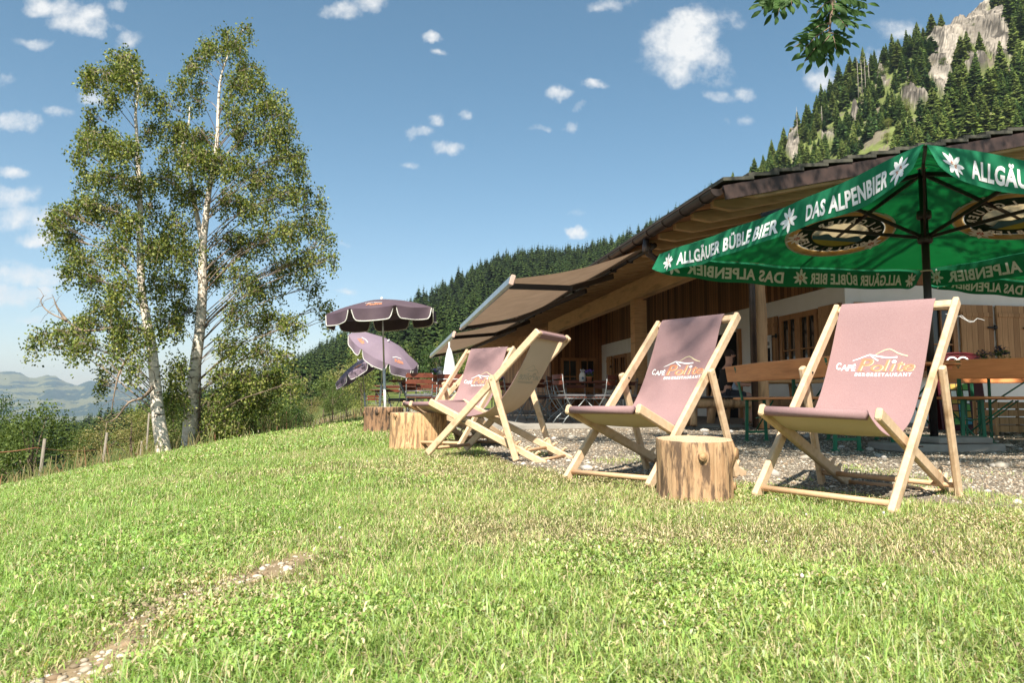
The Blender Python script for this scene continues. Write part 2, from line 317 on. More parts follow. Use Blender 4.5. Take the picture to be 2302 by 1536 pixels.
def ground_material():
    def ex(t, c, tc, ns):
        a = N(t, 'ShaderNodeAttribute', attribute_name='col')
        return MIX(t, 1.0, a.outputs['Color'], MIX(t, ns.outputs['Fac'], (.5, .5, .5), (1.25, 1.25, 1.25)), 'MULTIPLY')
    return mat('ground_cover', (1, 1, 1), rough=.95, scale=9, detail=8, bump=.6, extra=ex, spec=.1)
def terrain():
    gm = ground_material(); global GM; GM = gm
    def mk(name, xs, ys, px_mode, label):
        if px_mode: PX, Y = np.meshgrid(xs, ys); X = (PX - PCX) / F * Y
        else: X, Y = np.meshgrid(xs, ys)
        Z = terr(X, Y)
        g = gravel(X, Y)
        col = np.zeros(X.shape + (3,))
        soil = np.array([.085, .085, .03]); grav = np.array([.20, .165, .125]); meadow = np.array([.13, .17, .035]); wood_ = np.array([.045, .065, .02])
        dry = np.array([.24, .19, .10])
        n = vnoise(X, Y, 3, 21)[..., None]; col[:] = soil * (.8 + .5 * n)
        dp = seg_dist(X, Y, PATHW); w = (smooth(.15, .03, dp + .10 * (vnoise(X, Y, .12, 27) - .4)) * smooth(.35, .55, vnoise(X, Y, .22, 28)))[..., None]; col = col * (1 - w) + np.array([.27, .20, .12]) * w * (.7 + .6 * vnoise(X, Y, .05, 29)[..., None])
        w = smooth(-.12, .12, g + .18 * (vnoise(X, Y, .35, 22) - .5))[..., None]; col = col * (1 - w) + grav * w
        w = smooth(18, 26, Y)[..., None]; n2 = vnoise(X, Y, 14, 23)[..., None]
        col = col * (1 - w) + (meadow * (1 - n2) + np.array([.17, .17, .06]) * n2) * w
        w = smooth(130, 230, Y + 40 * (vnoise(X, Y, 30, 24) - .5))[..., None]
        Pp = PCX + F * X / np.maximum(Y, 1)
        right = smooth(1450, 1650, Pp)[..., None]
        ln_ = lnoise(X, Y + Z * .5, 14, 25, 6, .65)[..., None]; hill = wood_ * (1 - right) + np.where(ln_ > .60, np.array([.25, .215, .15]) * ln_, np.array([.15, .175, .055]) * (.35 + 1.2 * ln_)) * right
        col = col * (1 - w) + hill * w
        # a worn track over the far meadow
        if px_mode:
            tr = (np.exp(-((el(948) * Y + CAMZ - Z) / 1.2) ** 2) * smooth(40, 60, Y) * smooth(150, 120, Y) * smooth(700, 740, Pp) * smooth(850, 820, Pp))[..., None]
            col = col * (1 - .75 * tr) + np.array([.34, .22, .13]) * .75 * tr
        # limestone crags
            py = PCY - F * np.tan(np.arctan((Z - CAMZ) / Y) - PITCH)
            rk = np.zeros(X.shape)
            for (cx, cy, rx, ry) in ((2210, 30, 75, 70), (2165, 110, 45, 55), (2150, 180, 30, 40), (2260, 70, 50, 60), (2290, 110, 40, 30), (2230, 150, 40, 26), (2085, 222, 34, 22), (2010, 180, 12, 24), (2190, -60, 90, 50), (1945, 262, 10, 20), (1880, 300, 16, 14), (1800, 330, 14, 30)):
                rk = np.maximum(rk, 1.35 - np.hypot((Pp - cx) / rx, (py - cy) / ry))
            rk = rk + 1.1 * (lnoise(X, Y + Z, 22, 31) - .5) + .5 * (lnoise(X, Z * 2, 5, 32) - .5)
            wr = (smooth(.25, .5, rk) * smooth(180, 230, Y))
            rc = np.array([.33, .285, .235]) * (.20 + 1.45 * lnoise(X * 1.6, Z * .7 + Y * .2, 7, 33, 6, .7)[..., None] ** 1.3); rc = np.where((lnoise(X * 2.2, Z * .8, 9, 35, 5, .6, True) > .72)[..., None], rc * .35, rc)
            col = col * (1 - wr[..., None]) + rc * wr[..., None]
            Z = Z + wr * ((lnoise(X, Y * .5 + Z * .5, 16, 34, 5, .6, True) - .45) * 13 + (lnoise(X * 2, Z, 4, 36, 4) - .5) * 3)
            global terrain_rock; terrain_rock = (X, Y, wr)
        V = np.stack([X, Y, Z], -1).reshape(-1, 3); nu, nv = X.shape[1], X.shape[0]
        i = np.arange(nu - 1); j = np.arange(nv - 1); I, J = np.meshgrid(i, j); q = (J * nu + I).ravel()
        Fc = np.stack([q, q + 1, q + 1 + nu, q + nu], 1)
        if px_mode:
            def ex(t, c, tc, ns):
                a = N(t, 'ShaderNodeAttribute', attribute_name='col'); return MIX(t, 1.0, a.outputs['Color'], MIX(t, ns.outputs['Fac'], (.35, .35, .35), (1.45, 1.45, 1.45)), 'MULTIPLY')
            m_ = mat('slope_cover', (1, 1, 1), rough=.95, scale=.55, detail=10, bump=0, extra=ex, spec=.1)
        else: m_ = gm
        me = npmesh(name, V, Fc, m_, col.reshape(-1, 3), smooth=not px_mode)
        return link(name, me)
    xs = np.unique(np.concatenate([np.linspace(-60, -12, 40), np.linspace(-12, -3, 90), np.linspace(-3, 4, 200), np.linspace(4, 14, 60), np.linspace(14, 60, 20)]))
    ys = np.unique(np.concatenate([np.linspace(-40, 0, 20), np.linspace(0, 7, 200), np.linspace(7, 24, 110)]))
    o = mk('lawn', xs, ys, False, ''); tag(o, kind='structure')
    px = np.concatenate([np.linspace(-2500, -100, 40), np.linspace(-90, 1550, 210), np.linspace(1556, 2420, 240), np.linspace(2430, 5200, 50)])
    dd = np.concatenate([np.geomspace(24, 200, 70), np.geomspace(203, 380, 130), np.geomspace(384, 950, 60), [1100]])
    o = mk('hillside', px, dd, True, ''); tag(o, kind='structure')
terrain()

# ------------------------------------------------------------------ far mountains and valley
def far_land():
    def ex(t, c, tc, ns):
        a = N(t, 'ShaderNodeAttribute', attribute_name='col'); return MIX(t, 1.0, a.outputs['Color'], MIX(t, ns.outputs['Fac'], (.75, .75, .75), (1.2, 1.2, 1.2)), 'MULTIPLY')
    fm = mat('far_slopes', (1, 1, 1), rough=1, scale=.004, detail=8, extra=ex, spec=0)
    rx = [-700, -400, -200, 0, 22, 45, 67, 85, 104, 125, 146, 165, 177, 190, 204, 222, 237, 260, 285, 330, 400, 500, 700]
    ry = [800, 830, 822, 836, 834.5, 838, 850, 850, 843, 846, 858, 864, 867, 861, 856, 858, 862, 860, 867, 876, 885, 896, 910]
    PX, S = np.meshgrid(np.linspace(-700, 700, 420), np.linspace(0, 1, 90))
    ridge = np.interp(PX, rx, ry); D = 6200 + 2600 * S
    prof = S ** .8
    X = (PX - PCX) / F * D
    e0 = el(946); e1 = np.array([el(v) for v in ridge.ravel()]).reshape(ridge.shape)
    e = e0 + (e1 - e0) * prof
    Z = D * e + CAMZ
    body = np.sin(np.pi * np.clip(S, 0, 1)) ** .7
    Z = Z + body * ((vnoise(X, D, 420, 41) - .5) * 70 + (vnoise(X, D, 160, 42) - .5) * 26) + (vnoise(X, D, 60, 45) - .5) * 12 * S + (vnoise(X, D, 22, 47) - .5) * 9
    fo = np.array([.010, .028, .020]); me_ = np.array([.125, .12, .05])
    n = .5 * lnoise(X, Z * 3.2, 360, 43, 6, .6) + .5 * lnoise(X + 900, Z * 4, 150, 48, 5, .6)
    w = smooth(.54, .565, n + .05 * smooth(.5, .95, S))[..., None]
    w = np.maximum(w, smooth(.10, .04, S)[..., None] * .8)
    col = fo * (1 - w) + me_ * w
    nu, nv = PX.shape[1], PX.shape[0]; I, J = np.meshgrid(np.arange(nu - 1), np.arange(nv - 1)); q = (J * nu + I).ravel()
    Fc = np.stack([q, q + 1, q + 1 + nu, q + nu], 1)
    tag(link('mountains', npmesh('mountains', np.stack([X, D, Z], -1).reshape(-1, 3), Fc, fm, col.reshape(-1, 3), smooth=True)), kind='structure')
    X, Y = np.meshgrid(np.linspace(-9500, 9500, 240), np.linspace(1050, 9500, 200))
    py = 946 + 0 * Y
    Z = Y * el(946) * 0 - 165 + 0 * X
    Z = np.where(Y < 3000, -60 - (Y - 1050) / 1950 * 105, Z) + (vnoise(X, Y, 300, 51) - .5) * 10
    n = lnoise(X * .5, Y, 420, 52, 5)
    w = smooth(.45, .52, n)[..., None]; w = w * smooth(3200, 4300, Y)[..., None]
    col = np.array([.025, .05, .022]) * (1 - w) + np.array([.20, .24, .08]) * w
    nu, nv = X.shape[1], X.shape[0]; I, J = np.meshgrid(np.arange(nu - 1), np.arange(nv - 1)); q = (J * nu + I).ravel()
    tag(link('valley', npmesh('valley', np.stack([X, Y, Z], -1).reshape(-1, 3), np.stack([q, q + 1, q + 1 + nu, q + nu], 1), fm, col.reshape(-1, 3), smooth=True)), kind='structure')
far_land()

def haze():
    m = bpy.data.materials.new('haze'); m.use_nodes = True; t = m.node_tree; t.nodes.clear()
    v = N(t, 'ShaderNodeVolumePrincipled'); v.inputs['Color'].default_value = (.72, .86, 1.0, 1); v.inputs['Density'].default_value = HAZE; v.inputs['Anisotropy'].default_value = .25
    o = N(t, 'ShaderNodeOutputMaterial'); t.links.new(v.outputs[0], o.inputs['Volume'])
    b = MB(); b.box((0, 3900, 95), (21000, 13500, 650)); h = b.build('haze', m); tag(h, kind='stuff')
    m.cycles.homogeneous_volume = True
HAZE = 0.00008
haze()

# ------------------------------------------------------------------ materials of the place
M_plaster = mat('plaster', (.84, .82, .77), (.79, .77, .71), rough=.9, scale=3, bump=.15)
M_clad = boards('cladding', (.42, .20, .085), (.28, .13, .055), (.10, .045, .02), 0, .13)
M_soffit = boards('soffit_boards', (.38, .18, .08), (.30, .14, .06), (.16, .075, .035), 1, .16)
M_beam = wood('beam_wood', (.62, .37, .18), (.48, .27, .12), st=(1.2, 1.2, 14), rough=.7)
M_raft = wood('rafter_wood', (.56, .36, .19), (.42, .26, .135), st=(1.0, 8, 8), rough=.7)
M_log = wood('log_wood', (.66, .41, .22), (.50, .29, .15), dark=(.16, .09, .05), st=(9, 9, 1.0), rough=.7)
M_winwood = wood('window_wood', (.44, .22, .09), (.34, .16, .065), st=(6, 6, 1.5), rough=.5)
M_shut = boards('shutter_boards', (.58, .34, .17), (.42, .23, .11), (.25, .13, .06), 0, .12, .05)
M_glass = mat('dark_pane', (.012, .014, .014), (.03, .03, .028), rough=.06, scale=1.2, spec=.6)
M_black = mat('dark_inside', (.006, .006, .006), rough=.9)
M_gutter = mat('gutter_metal', (.045, .032, .028), (.075, .05, .04), rough=.38, scale=5, metal=.6, spec=.5)
M_fascia = mat('fascia_metal', (.030, .021, .019), (.075, .046, .038), rough=.5, scale=5, metal=.2)
M_tile = mat('roof_tile', (.045, .043, .036), (.085, .08, .06), rough=.85, scale=8, bump=.5)
M_iron = mat('black_iron', (.012, .012, .012), rough=.5)
M_slab = mat('terrace_concrete', (.33, .30, .26), (.24, .22, .19), rough=.9, scale=4, detail=8, bump=.3)
M_awn = mat('awning_cloth', (.29, .20, .135), (.24, .165, .11), rough=.9, scale=3, transl=.35)
M_alu = mat('brushed_metal', (.55, .55, .55), (.45, .45, .45), rough=.35, metal=.9, spec=.5)
M_white = mat('white_paint', (.72, .72, .70), rough=.45)
M_darkmetal = mat('dark_frame', (.018, .012, .011), rough=.4, spec=.5)

Y0, XE, XP, XW = 8.6, 4.07, 5.826, 8.25          # eave start, and where eave, post and wall lines meet y = 0
KS = -.1766
ED = Vector((KS, 1, 0)).normalized(); ND = Vector((ED.y, -ED.x, 0))      # along the eave; towards the ridge
def ev(y, base): return Vector((base + KS * y, y, 0))
ZE, SL = 3.03, .22
def building():
    b = thing('mountain_restaurant', 'low timber and white plaster mountain restaurant with a long overhanging roof', 'restaurant', ev(13, XW))
    Mx = Matrix((ND, ED, Vector((0, 0, 1)))).transposed()        # local x to ridge, y along eave
    Mi = Mx.transposed()
    b.rotation_euler = Mx.to_euler(); org = b.location.copy()
    def L(v): return Mi @ (Vector(v) - org)          # world -> building frame
    # in the building frame: eave line x=xe, posts x=xp, wall x=0 ; y measured from the gable corner
    xe = L(ev(13, XE)).x; xp = L(ev(13, XP)).x
    def yl(y, base=XW): return L(ev(y, base)).y
    y0 = yl(Y0, XE); y1 = yl(39.6, XE)
    FL = .05
    # walls
    yr, yend = 14.8, 26.0
    w = MB(); w.box((.15, yr / 2 + .003, 1.27), (.3, yr, 2.54), mi=0); w.box((4.65, .15, 1.27), (8.7, .3, 2.54), mi=0)
    w.build('wall', M_plaster, b)
    c = MB(); c.box((.13, yr / 2 + .05, 3.35), (.32, yr + .1, 1.62)); 
    c.build('cladding', boards('cladding_along', (.42, .20, .085), (.28, .13, .055), (.10, .045, .02), 1, .13), b)
    c = MB(); c.box((4.6, .12, 3.6), (9.2, .3, 2.1)); c.build('cladding', M_clad, b)
    xr = L((1.45, 27.2, 0)).x
    c = MB(); c.box((xr / 2 + .1, yr + .1, 1.9), (-xr + .2, .2, 3.8)); c.build('cladding', M_clad, b)
    c = MB(); c.box((xr + .1, (yr + yend) / 2 + .2, 1.9), (.2, yend - yr, 3.8)); c.build('cladding', boards('cladding_far', (.50, .25, .11), (.36, .17, .075), (.18, .085, .035), 1, .15), b)
    # windows: (centre, width, height, bottom, facing) facing 0 = along the long wall, 1 = gable
    def window(cx, cy, wd, ht, zb, rot, rec=.06):
        f = MB(); t = .06
        Mr = Matrix.Rotation(rot, 3, 'Z')
        def bx(u, z, su, sz, mi=0, dy=0, th=.07): f.box(Vector((cx, cy, z)) + Mr @ Vector((0, u, 0)) + Mr @ Vector((dy, 0, 0)), (th, su, sz), Mr, mi)
        zt = zb + ht
        bx(0, zt - t / 2, wd, t); bx(0, zb + t / 2, wd, t); bx(-wd / 2 + t / 2, zb + ht / 2, t, ht - 2 * t); bx(wd / 2 - t / 2, zb + ht / 2, t, ht - 2 * t); bx(0, zb + ht / 2, .09, ht - 2 * t)
        for s in (-1, 1):
            uc = s * (wd / 4); ww = wd / 2 - .1
            for q in (-1, 1): bx(uc + q * (ww / 2 - .02), zb + ht / 2, .045, ht - 2 * t - .01, 0, -.012, .05)
            for zz in (zb + t + .024, zt - t - .024): bx(uc, zz, ww, .045, 0, -.010, .05)
            bx(uc, zb + ht / 2, .028, ht - .22, 0, -.006, .04); bx(uc, zb + ht * .42, ww - .08, .028, 0, -.004, .04)
        o = f.build('window', M_winwood, b)
        g = MB(); g.box(Vector((cx, cy, zb + ht / 2)) + Mr @ Vector((.02, 0, 0)), (.01, wd - .1, ht - .1), Mr); g.build('pane', M_glass, o)
        s_ = MB(); s_.box(Vector((cx, cy, zb - .04)) + Mr @ Vector((-.06, 0, 0)), (.16, wd + .1, .05), Mr); s_.build('sill', M_winwood, o)
    ya = lambda y: yl(y)
    W = [((ya(13.78) + ya(15.07)) / 2, 1.33, 1.25, .93), ((ya(24.6) + ya(26.1)) / 2, 1.35, 1.15, .9)]
    for yc, wd, ht, zb in W: window(-.035, yc, wd, ht, zb, 0)
    gw = lambda wx: wx
    for xg, wd in ((1.55, 1.3), (5.25, 1.3)): window(xg, -.035, wd, 1.27, .93, R(90))
    window(xr + .95 + .1, yr - .04, 1.35, 1.2, .85, R(90))
    # shutters
    def shutter(cx, cy, rot, zb=.93, ht=1.27, wd=.68, tilt=0):
        Mr = Matrix.Rotation(rot, 3, 'Z'); base = Vector((cx, cy, zb + ht / 2))
        f = MB(); f.box((0, 0, 0), (wd, .035, ht)); 
        for z in (-ht * .36, ht * .36): f.box((0, -.028, z), (wd - .05, .022, .075))
        o = f.build('shutter', M_shut, b); o.location = base; o.rotation_euler = (0, 0, rot)
        h = MB(); h.box((wd * .42, -.05, .22), (.2, .02, .03)); h.box((wd * .5, -.05, .22), (.03, .03, .09)); h.build('hinge', M_iron, o)
    shutter(-.05, ya(13.78) - .40, R(-90)); shutter(-.06, ya(15.07) + .42, R(-90))
    shutter(-.05, ya(24.6) - .36, R(-90), .85, 1.2, .62); shutter(-.06, ya(26.1) + .36, R(-90), .85, 1.2, .62)
    for xg in (.48, 2.62, 3.62 + .68, 6.3): shutter(xg if xg != 4.3 else 4.12, -.05, 0)
    shutter(3.38, -.05, 0)
    # black panel painted in for the shade inside the doorway, then its jambs
    d = MB(); d.box((-.012, (ya(16.85) + ya(18.5)) / 2, FL + 1.0), (.05, 1.65, 2.0)); dr = d.build('doorway', M_black, b)
    for yy in (ya(16.85), ya(18.5)): d = MB(); d.box((-.03, yy, FL + 1.02), (.1, .09, 2.06)); d.build('door_jamb', M_winwood, b)
    # posts and beam
    p = MB(); pts = [(xp + .01 * math.sin(i * 2.1), yl(11.3, XP) + .008 * math.cos(i), .02 + i * .42) for i in range(8)]
    p.tube(pts, [.118, .112, .115, .108, .112, .109, .112, .11], 18); p.build('post', M_log, b)
    p = MB()
    yb0, yb1 = yl(10.2, XP), yl(25.3, XP)
    ysp = yl(16.7, XP); p.box((xp - .02, ysp, 1.42), (.2, .3, 2.72)); p.box((xp + .13, ysp + .02, 1.4), (.1, .26, 2.68)); p.build('post', M_beam, b)
    p = MB(); p.box((xp, (yb0 + yb1) / 2, 2.965), (.22, yb1 - yb0, .41)); p.build('beam', wood('beam_along', (.74, .46, .22), (.60, .35, .16), st=(6, .8, 6), rough=.7), b)
    # roof: deck, rafters, tiles
    tw = 10.2; ang = math.atan(SL)
    def rp(t, y, dz=0): return Vector((xe + t, y, ZE + SL * t + dz))
    r = MB()
    vs = [rp(0, y0, -.05), rp(tw, y0, -.05), rp(tw, y1, -.05), rp(0, y1, -.05), rp(0, y0, -.02), rp(tw, y0, -.02), rp(tw, y1, -.02), rp(0, y1, -.02)]
    fs = [(0, 3, 2, 1), (4, 5, 6, 7), (0, 1, 5, 4), (1, 2, 6, 5), (2, 3, 7, 6), (3, 0, 4, 7)]
    r.add(vs, fs)
    vs = [Vector((2 * (xe + tw) - v.x, v.y, v.z)) for v in vs]; r.add(vs, [f[::-1] for f in fs])
    roof = r.build('roof', M_soffit, b)
    t_ = MB(); n = 31
    rr = random.Random(3)
    for k in range(n):
        t0 = -.05 + k * .33; a = rp(t0, 0, .0); 
        M = Matrix.Rotation(-ang * .45, 3, 'Y')
        # every course is one row of tiles; the first tile, on the verge, stands a little proud
        y = y0 - .06
        while y < y1:
            L_ = .32 if y > y0 + 3 else .26
            if y > y0 + 4: L_ = 4.0
            t_.box((xe + t0 + .2, y + L_ / 2, ZE + SL * (t0 + .2) + .032 + rr.uniform(-.003, .003)), (.40, L_ - .006, .042), M)
            y += L_
    t_.build('roof_tiles', M_tile, roof)
    f = MB(); f.beam(rp(-.02, y0 - .02, -.11), rp(tw, y0 - .02, -.11), .035, .17, up=(0, 0, 1)); f.build('verge_board', M_fascia, roof)
    f = MB(); prof = []
    nr = int((y1 - y0) / .62)
    def rafter(m, y, wd=.1, t0=.16, ch=.28):
        dep = .17
        q = [rp(t0, 0, -.055), rp(tw, 0, -.055), rp(tw, 0, -.055 - dep), rp(t0 + ch, 0, -.055 - dep), rp(t0, 0, -.055 - dep * .45)]
        vs = [Vector((v.x, y - wd / 2, v.z)) for v in q] + [Vector((v.x, y + wd / 2, v.z)) for v in q]; k = len(q)
        m.add(vs, [tuple(range(k)), tuple(range(2 * k - 1, k - 1, -1))] + [(i, (i + k), (i + 1) % k + k, (i + 1) % k) for i in range(k)])
    for i in range(nr):
        m = MB(); rafter(m, y0 + .07 + i * .62); m.build('rafter', M_raft, roof)
    # gutter with brackets, outlet and downpipe
    g = MB(); ring = [(math.cos(a), math.sin(a)) for a in [math.pi + math.pi * i / 8 for i in range(9)]]
    gr = .086; gx = xe - .09; gz = ZE - .06
    for rad, fl in ((gr, False), (gr - .006, True)):
        vs = [Vector((gx + c_ * rad, yy, gz + s_ * rad)) for yy in (y0 + .02, y1) for c_, s_ in ring]
        fs = [(i, i + 1, i + 10, i + 9) for i in range(8)]; g.add(vs, [x[::-1] for x in fs] if fl else fs, 0, True)
    g.tube([(gx - gr, y0 + .02, gz), (gx - gr, y1, gz)], .011, 6)
    g.add([(gx + c_ * gr, y0 + .02, gz + s_ * gr) for c_, s_ in ring], [tuple(range(9))])
    gut = g.build('gutter', M_gutter, b)
    for i in range(48):
        yy = y0 + .35 + i * .62
        k = MB(); k.tube([(gx + c_ * (gr + .006), yy, gz + s_ * (gr + .006)) for c_, s_ in ring], .008, 5); k.build('bracket', M_gutter, gut)
    yo = yl(11.0, XE)
    k = MB(); k.tube([(gx, yo, gz - .06), (gx, yo, gz - .20), (gx + .03, yo - .0, gz - .30), (gx + .16, yo, gz - .38), (gx + .8, yl(11.05, XP), gz - .42), (xp - .3, yl(11.1, XP), gz - .5), (xp - .19, yl(11.2, XP) - .02, gz - .6), (xp - .17, yl(11.2, XP) - .02, gz - .8), (xp - .17, yl(11.2, XP) - .02, .03)], .05, 12)
    k.lathe([(.05, 0), (.056, .01), (.056, .12), (.05, .13)], (gx, yo, gz - .28)); k.build('downpipe', M_gutter, gut)
    return b, L, Mx, xe, yl
BLD, BL, BMX, BXE, BYL = building()

# terrace slab in front of the restaurant
def terrace():
    b = MB()
    q = [Vector((9.5, 13.2, 0)), Vector((-1.0, 11.35, 0)), Vector((-2.2, 15.5, 0)), Vector((-6.9, 38, 0)), Vector((-1.0, 40, 0)), Vector((3.5, 34, 0)), Vector((9.5, 16, 0))]
    vs = [(v.x, v.y, .05) for v in q] + [(v.x, v.y, -.4) for v in q]; n = len(q)
    b.add(vs, [tuple(range(n - 1, -1, -1))] + [(i, (i + 1) % n, (i + 1) % n + n, i + n) for i in range(n)])
    tag(b.build('terrace', M_slab), kind='structure')
terrace()

# ------------------------------------------------------------------ awnings
def awning(ya_, yb_, ov, label):
    def A(y): return ev(y, 4.07 + .19) + Vector((0, 0, 2.885))
    a, c = A(ya_), A(yb_); out = -ND
    t = thing('awning', label, 'awning', (a + c) / 2, group='retracting awnings under the eaves')
    o = (a + c) / 2
    pr, dr = ov
    fa, fc = a + out * pr + Vector((0, 0, -dr)), c + out * pr + Vector((0, 0, -dr))
    r = MB(); r.tube([a - o, c - o], .045, 12); 
    for k in range(int((yb_ - ya_) / .9) + 1):
        p = a.lerp(c, min(1, (k + .3) * .9 / (yb_ - ya_))) - o; r.box(p + Vector((0, 0, .02)), (.12, .05, .16), BMX)
    r.build('roller', M_darkmetal, t)
    f = MB()
    def fn(u, v): p = a.lerp(c, u).lerp(fa.lerp(fc, u), v); return p - o + Vector((0, 0, -.10 * math.sin(math.pi * v) * (1 + .25 * math.sin(u * 9)) + .012 * math.sin(u * 60) * v * 0 + .02))
    f.grid(fn, 40, 14); f.build('fabric', M_awn, t)
    z = MB(); z.beam(fa - o, fc - o, .09, .15, mi=0, bev=.03); z.build('front_bar', M_alu, t)
    for e_, q in ((fa, -1), (fc, 1)):
        z = MB(); z.box(e_ - o + ED * q * .02, (.075, .03, .16), BMX @ Matrix.Rotation(.3, 3, 'Y'), bev=.01); z.build('end_cap', mat('end_cap_plastic', (.62, .42, .34), rough=.5), t)
    for u0, u1, u2 in ((.30, .12, .03), (.55, .80, .97)):
        z = MB(); s_ = a.lerp(c, u0) - o + Vector((0, 0, -.13)); e2 = fa.lerp(fc, u2) - o + Vector((0, 0, -.06)); m_ = a.lerp(c, u1).lerp(fa.lerp(fc, u1), .5) - o + Vector((0, 0, -.27))
        z.beam(s_, m_, .06, .10, mi=0, bev=.01); z.beam(m_, e2, .055, .09, bev=.01); z.box(m_, (.08, .08, .08), bev=.02); z.build('arm', M_darkmetal, t)
awning(11.4, 18.45, (2.28, .62), 'large beige awning hanging open under the eaves, the one nearer the green parasol')
awning(18.7, 27.2, (2.45, .78), 'smaller looking beige awning hanging open beyond the first one, its tip above the valley')

# ------------------------------------------------------------------ lettering and printed marks
def text2d(s, size=1.0, off=.0, sx=1.0, shear=0.0, space=1.0):
    cu = bpy.data.curves.new('t', 'FONT'); cu.body = s; cu.size = size; cu.offset = off; cu.space_character = space; cu.shear = shear; cu.resolution_u = 3
    o = bpy.data.objects.new('t', cu); me = o.to_mesh()
    vs = [(v.co.x * sx, v.co.y) for v in me.vertices]; fs = [tuple(p.vertices) for p in me.polygons]
    o.to_mesh_clear(); bpy.data.objects.remove(o); bpy.data.curves.remove(cu)
    if not vs: return [(0, 0)], [], size * .3
    xs = [v[0] for v in vs]; x0 = min(xs); return [(x - x0, y) for x, y in vs], fs, max(xs) - x0
def put_text(mb, s, u0, v0, mp, mi, width=None, fit=None, **k):
    vs, fs, w = text2d(s, **k); q = (fit / w) if fit else 1
    mb.add([mp(u0 + x * q, v0 + y) for x, y in vs], fs, mi)
    return w * q
def stroke(mb, pts, wid, mp, mi):
    vs = []; n = len(pts)
    for i, (x, y) in enumerate(pts):
        a = pts[max(i - 1, 0)]; c = pts[min(i + 1, n - 1)]; dx, dy = c[0] - a[0], c[1] - a[1]; l = math.hypot(dx, dy) or 1; w = (wid[i] if isinstance(wid, list) else wid) / 2
        vs += [mp(x - dy / l * w, y + dx / l * w), mp(x + dy / l * w, y - dx / l * w)]
    mb.add(vs, [(2 * i, 2 * i + 1, 2 * i + 3, 2 * i + 2) for i in range(n - 1)], mi)
def edelweiss(mb, cx, cy, r, mp, mw, mr, my, seed=0, lift=None):
    rr = random.Random(seed)
    for ring, (n, k, w) in enumerate(((8, 1.0, .17), (6, .62, .13))):
        mq = mp if ring == 0 or lift is None else lift
        for i in range(n):
            a = 2 * math.pi * (i + .5 * ring) / n + rr.uniform(-.15, .15); L_ = r * k * rr.uniform(.85, 1.1); dx, dy = math.cos(a), math.sin(a)
            pts = [(0.02, -.02), (.45, -w), (.8, -w * .8), (1, 0), (.8, w * .8), (.45, w), (0.02, .02)]
            mb.add([mq(cx + (dx * p - dy * q) * L_, cy + (dy * p + dx * q) * L_) for p, q in pts], [tuple(range(7))], mw)
    mq = lift or mp
    for i in range(6):
        a = i * 1.05; mb.add([mq(cx + math.cos(a) * r * .2 + math.cos(b) * r * .1, cy + math.sin(a) * r * .2 + math.sin(b) * r * .1) for b in [j * 1.05 for j in range(6)]], [tuple(range(6))], mr)
    mb.add([mq(cx + math.cos(b) * r * .11, cy + math.sin(b) * r * .11) for b in [j * 1.05 for j in range(6)]], [tuple(range(6))], my)

# ------------------------------------------------------------------ deck chairs
M_beech = wood('beech', (.66, .475, .31), (.54, .37, .22), dark=(.36, .22, .12), st=(9, 9, 9), rough=.55, bump=.2)
M_dowel = wood('beech_dowel', (.62, .38, .22), (.54, .32, .18), dark=(.44, .26, .14), st=(5, 5, 5), rough=.5, bump=.1)
def weave(t, c, tc, ns):
    w = N(t, 'ShaderNodeTexNoise'); mp = N(t, 'ShaderNodeMapping'); t.links.new(tc.outputs['Object'], mp.inputs[0]); mp.inputs['Scale'].default_value = (60, 500, 60); t.links.new(mp.outputs[0], w.inputs['Vector']); w.inputs['Scale'].default_value = 2
    return MIX(t, MATH(t, 'MULTIPLY', w.outputs['Fac'], .25), c, tuple(x for x in (.9, .75, .72)))
M_mauve = mat('mauve_canvas', (.235, .118, .118), (.205, .102, .105), rough=.95, scale=2.5, extra=weave, bump=.08, bscale=60, spec=.1, transl=.06)
M_cream = mat('canvas_underside', (.62, .51, .385), (.57, .46, .34), rough=.95, scale=3, spec=.1, transl=.05)
M_pw = mat('print_white', (.88, .87, .83), (.84, .82, .78), rough=.8); M_po = mat('print_orange', (.62, .24, .13), rough=.8); M_pc = mat('print_cream', (.78, .66, .40), rough=.8)
M_ghost = mat('print_ghost', (.46, .43, .35), rough=.9)
DC = dict(A0=(0, 0), A1=(-.857, .910), B0=(.012, .378), B1=(-.930, .005), C0=(-.537, .570), C1=(-.752, .03))
FAB = [(-.860, .944), (-.824, .900), (-.728, .69), (-.62, .50), (-.51, .372), (-.38, .308), (-.26, .292), (-.14, .316), (-.04, .362), (.010, .398)]
def catmull(P_, n=8):
    out = []
    for i in range(len(P_) - 1):
        p0 = P_[max(i - 1, 0)]; p1 = P_[i]; p2 = P_[i + 1]; p3 = P_[min(i + 2, len(P_) - 1)]
        for k in range(n):
            t = k / n; out.append(tuple(.5 * (2 * b + (c - a) * t + (2 * a - 5 * b + 4 * c - d) * t * t + (3 * b - a - 3 * c + d) * t ** 3) for a, b, c, d in zip(p0, p1, p2, p3)))
    out.append(P_[-1]); return out
FC = catmull(FAB); FL_ = [0]
for a, b in zip(FC[:-1], FC[1:]): FL_.append(FL_[-1] + math.dist(a, b))
def fabpt(y, s, off=0.0):       # s = length down from the top bar
    s = max(0, min(FL_[-1], s)); i = 0
    while i < len(FL_) - 2 and FL_[i + 1] < s: i += 1
    t = (s - FL_[i]) / (FL_[i + 1] - FL_[i]); a, b = FC[i], FC[i + 1]; x = a[0] + (b[0] - a[0]) * t; z = a[1] + (b[1] - a[1]) * t
    dx, dz = b[0] - a[0], b[1] - a[1]; l = math.hypot(dx, dz); nx, nz = -dz / l, dx / l      # upper side
    w = .012 * math.sin(math.pi * s / FL_[-1])
    sag = w * (1 - (y / .23) ** 2)
    return Vector((x + nx * (off - sag), y, z + nz * (off - sag)))
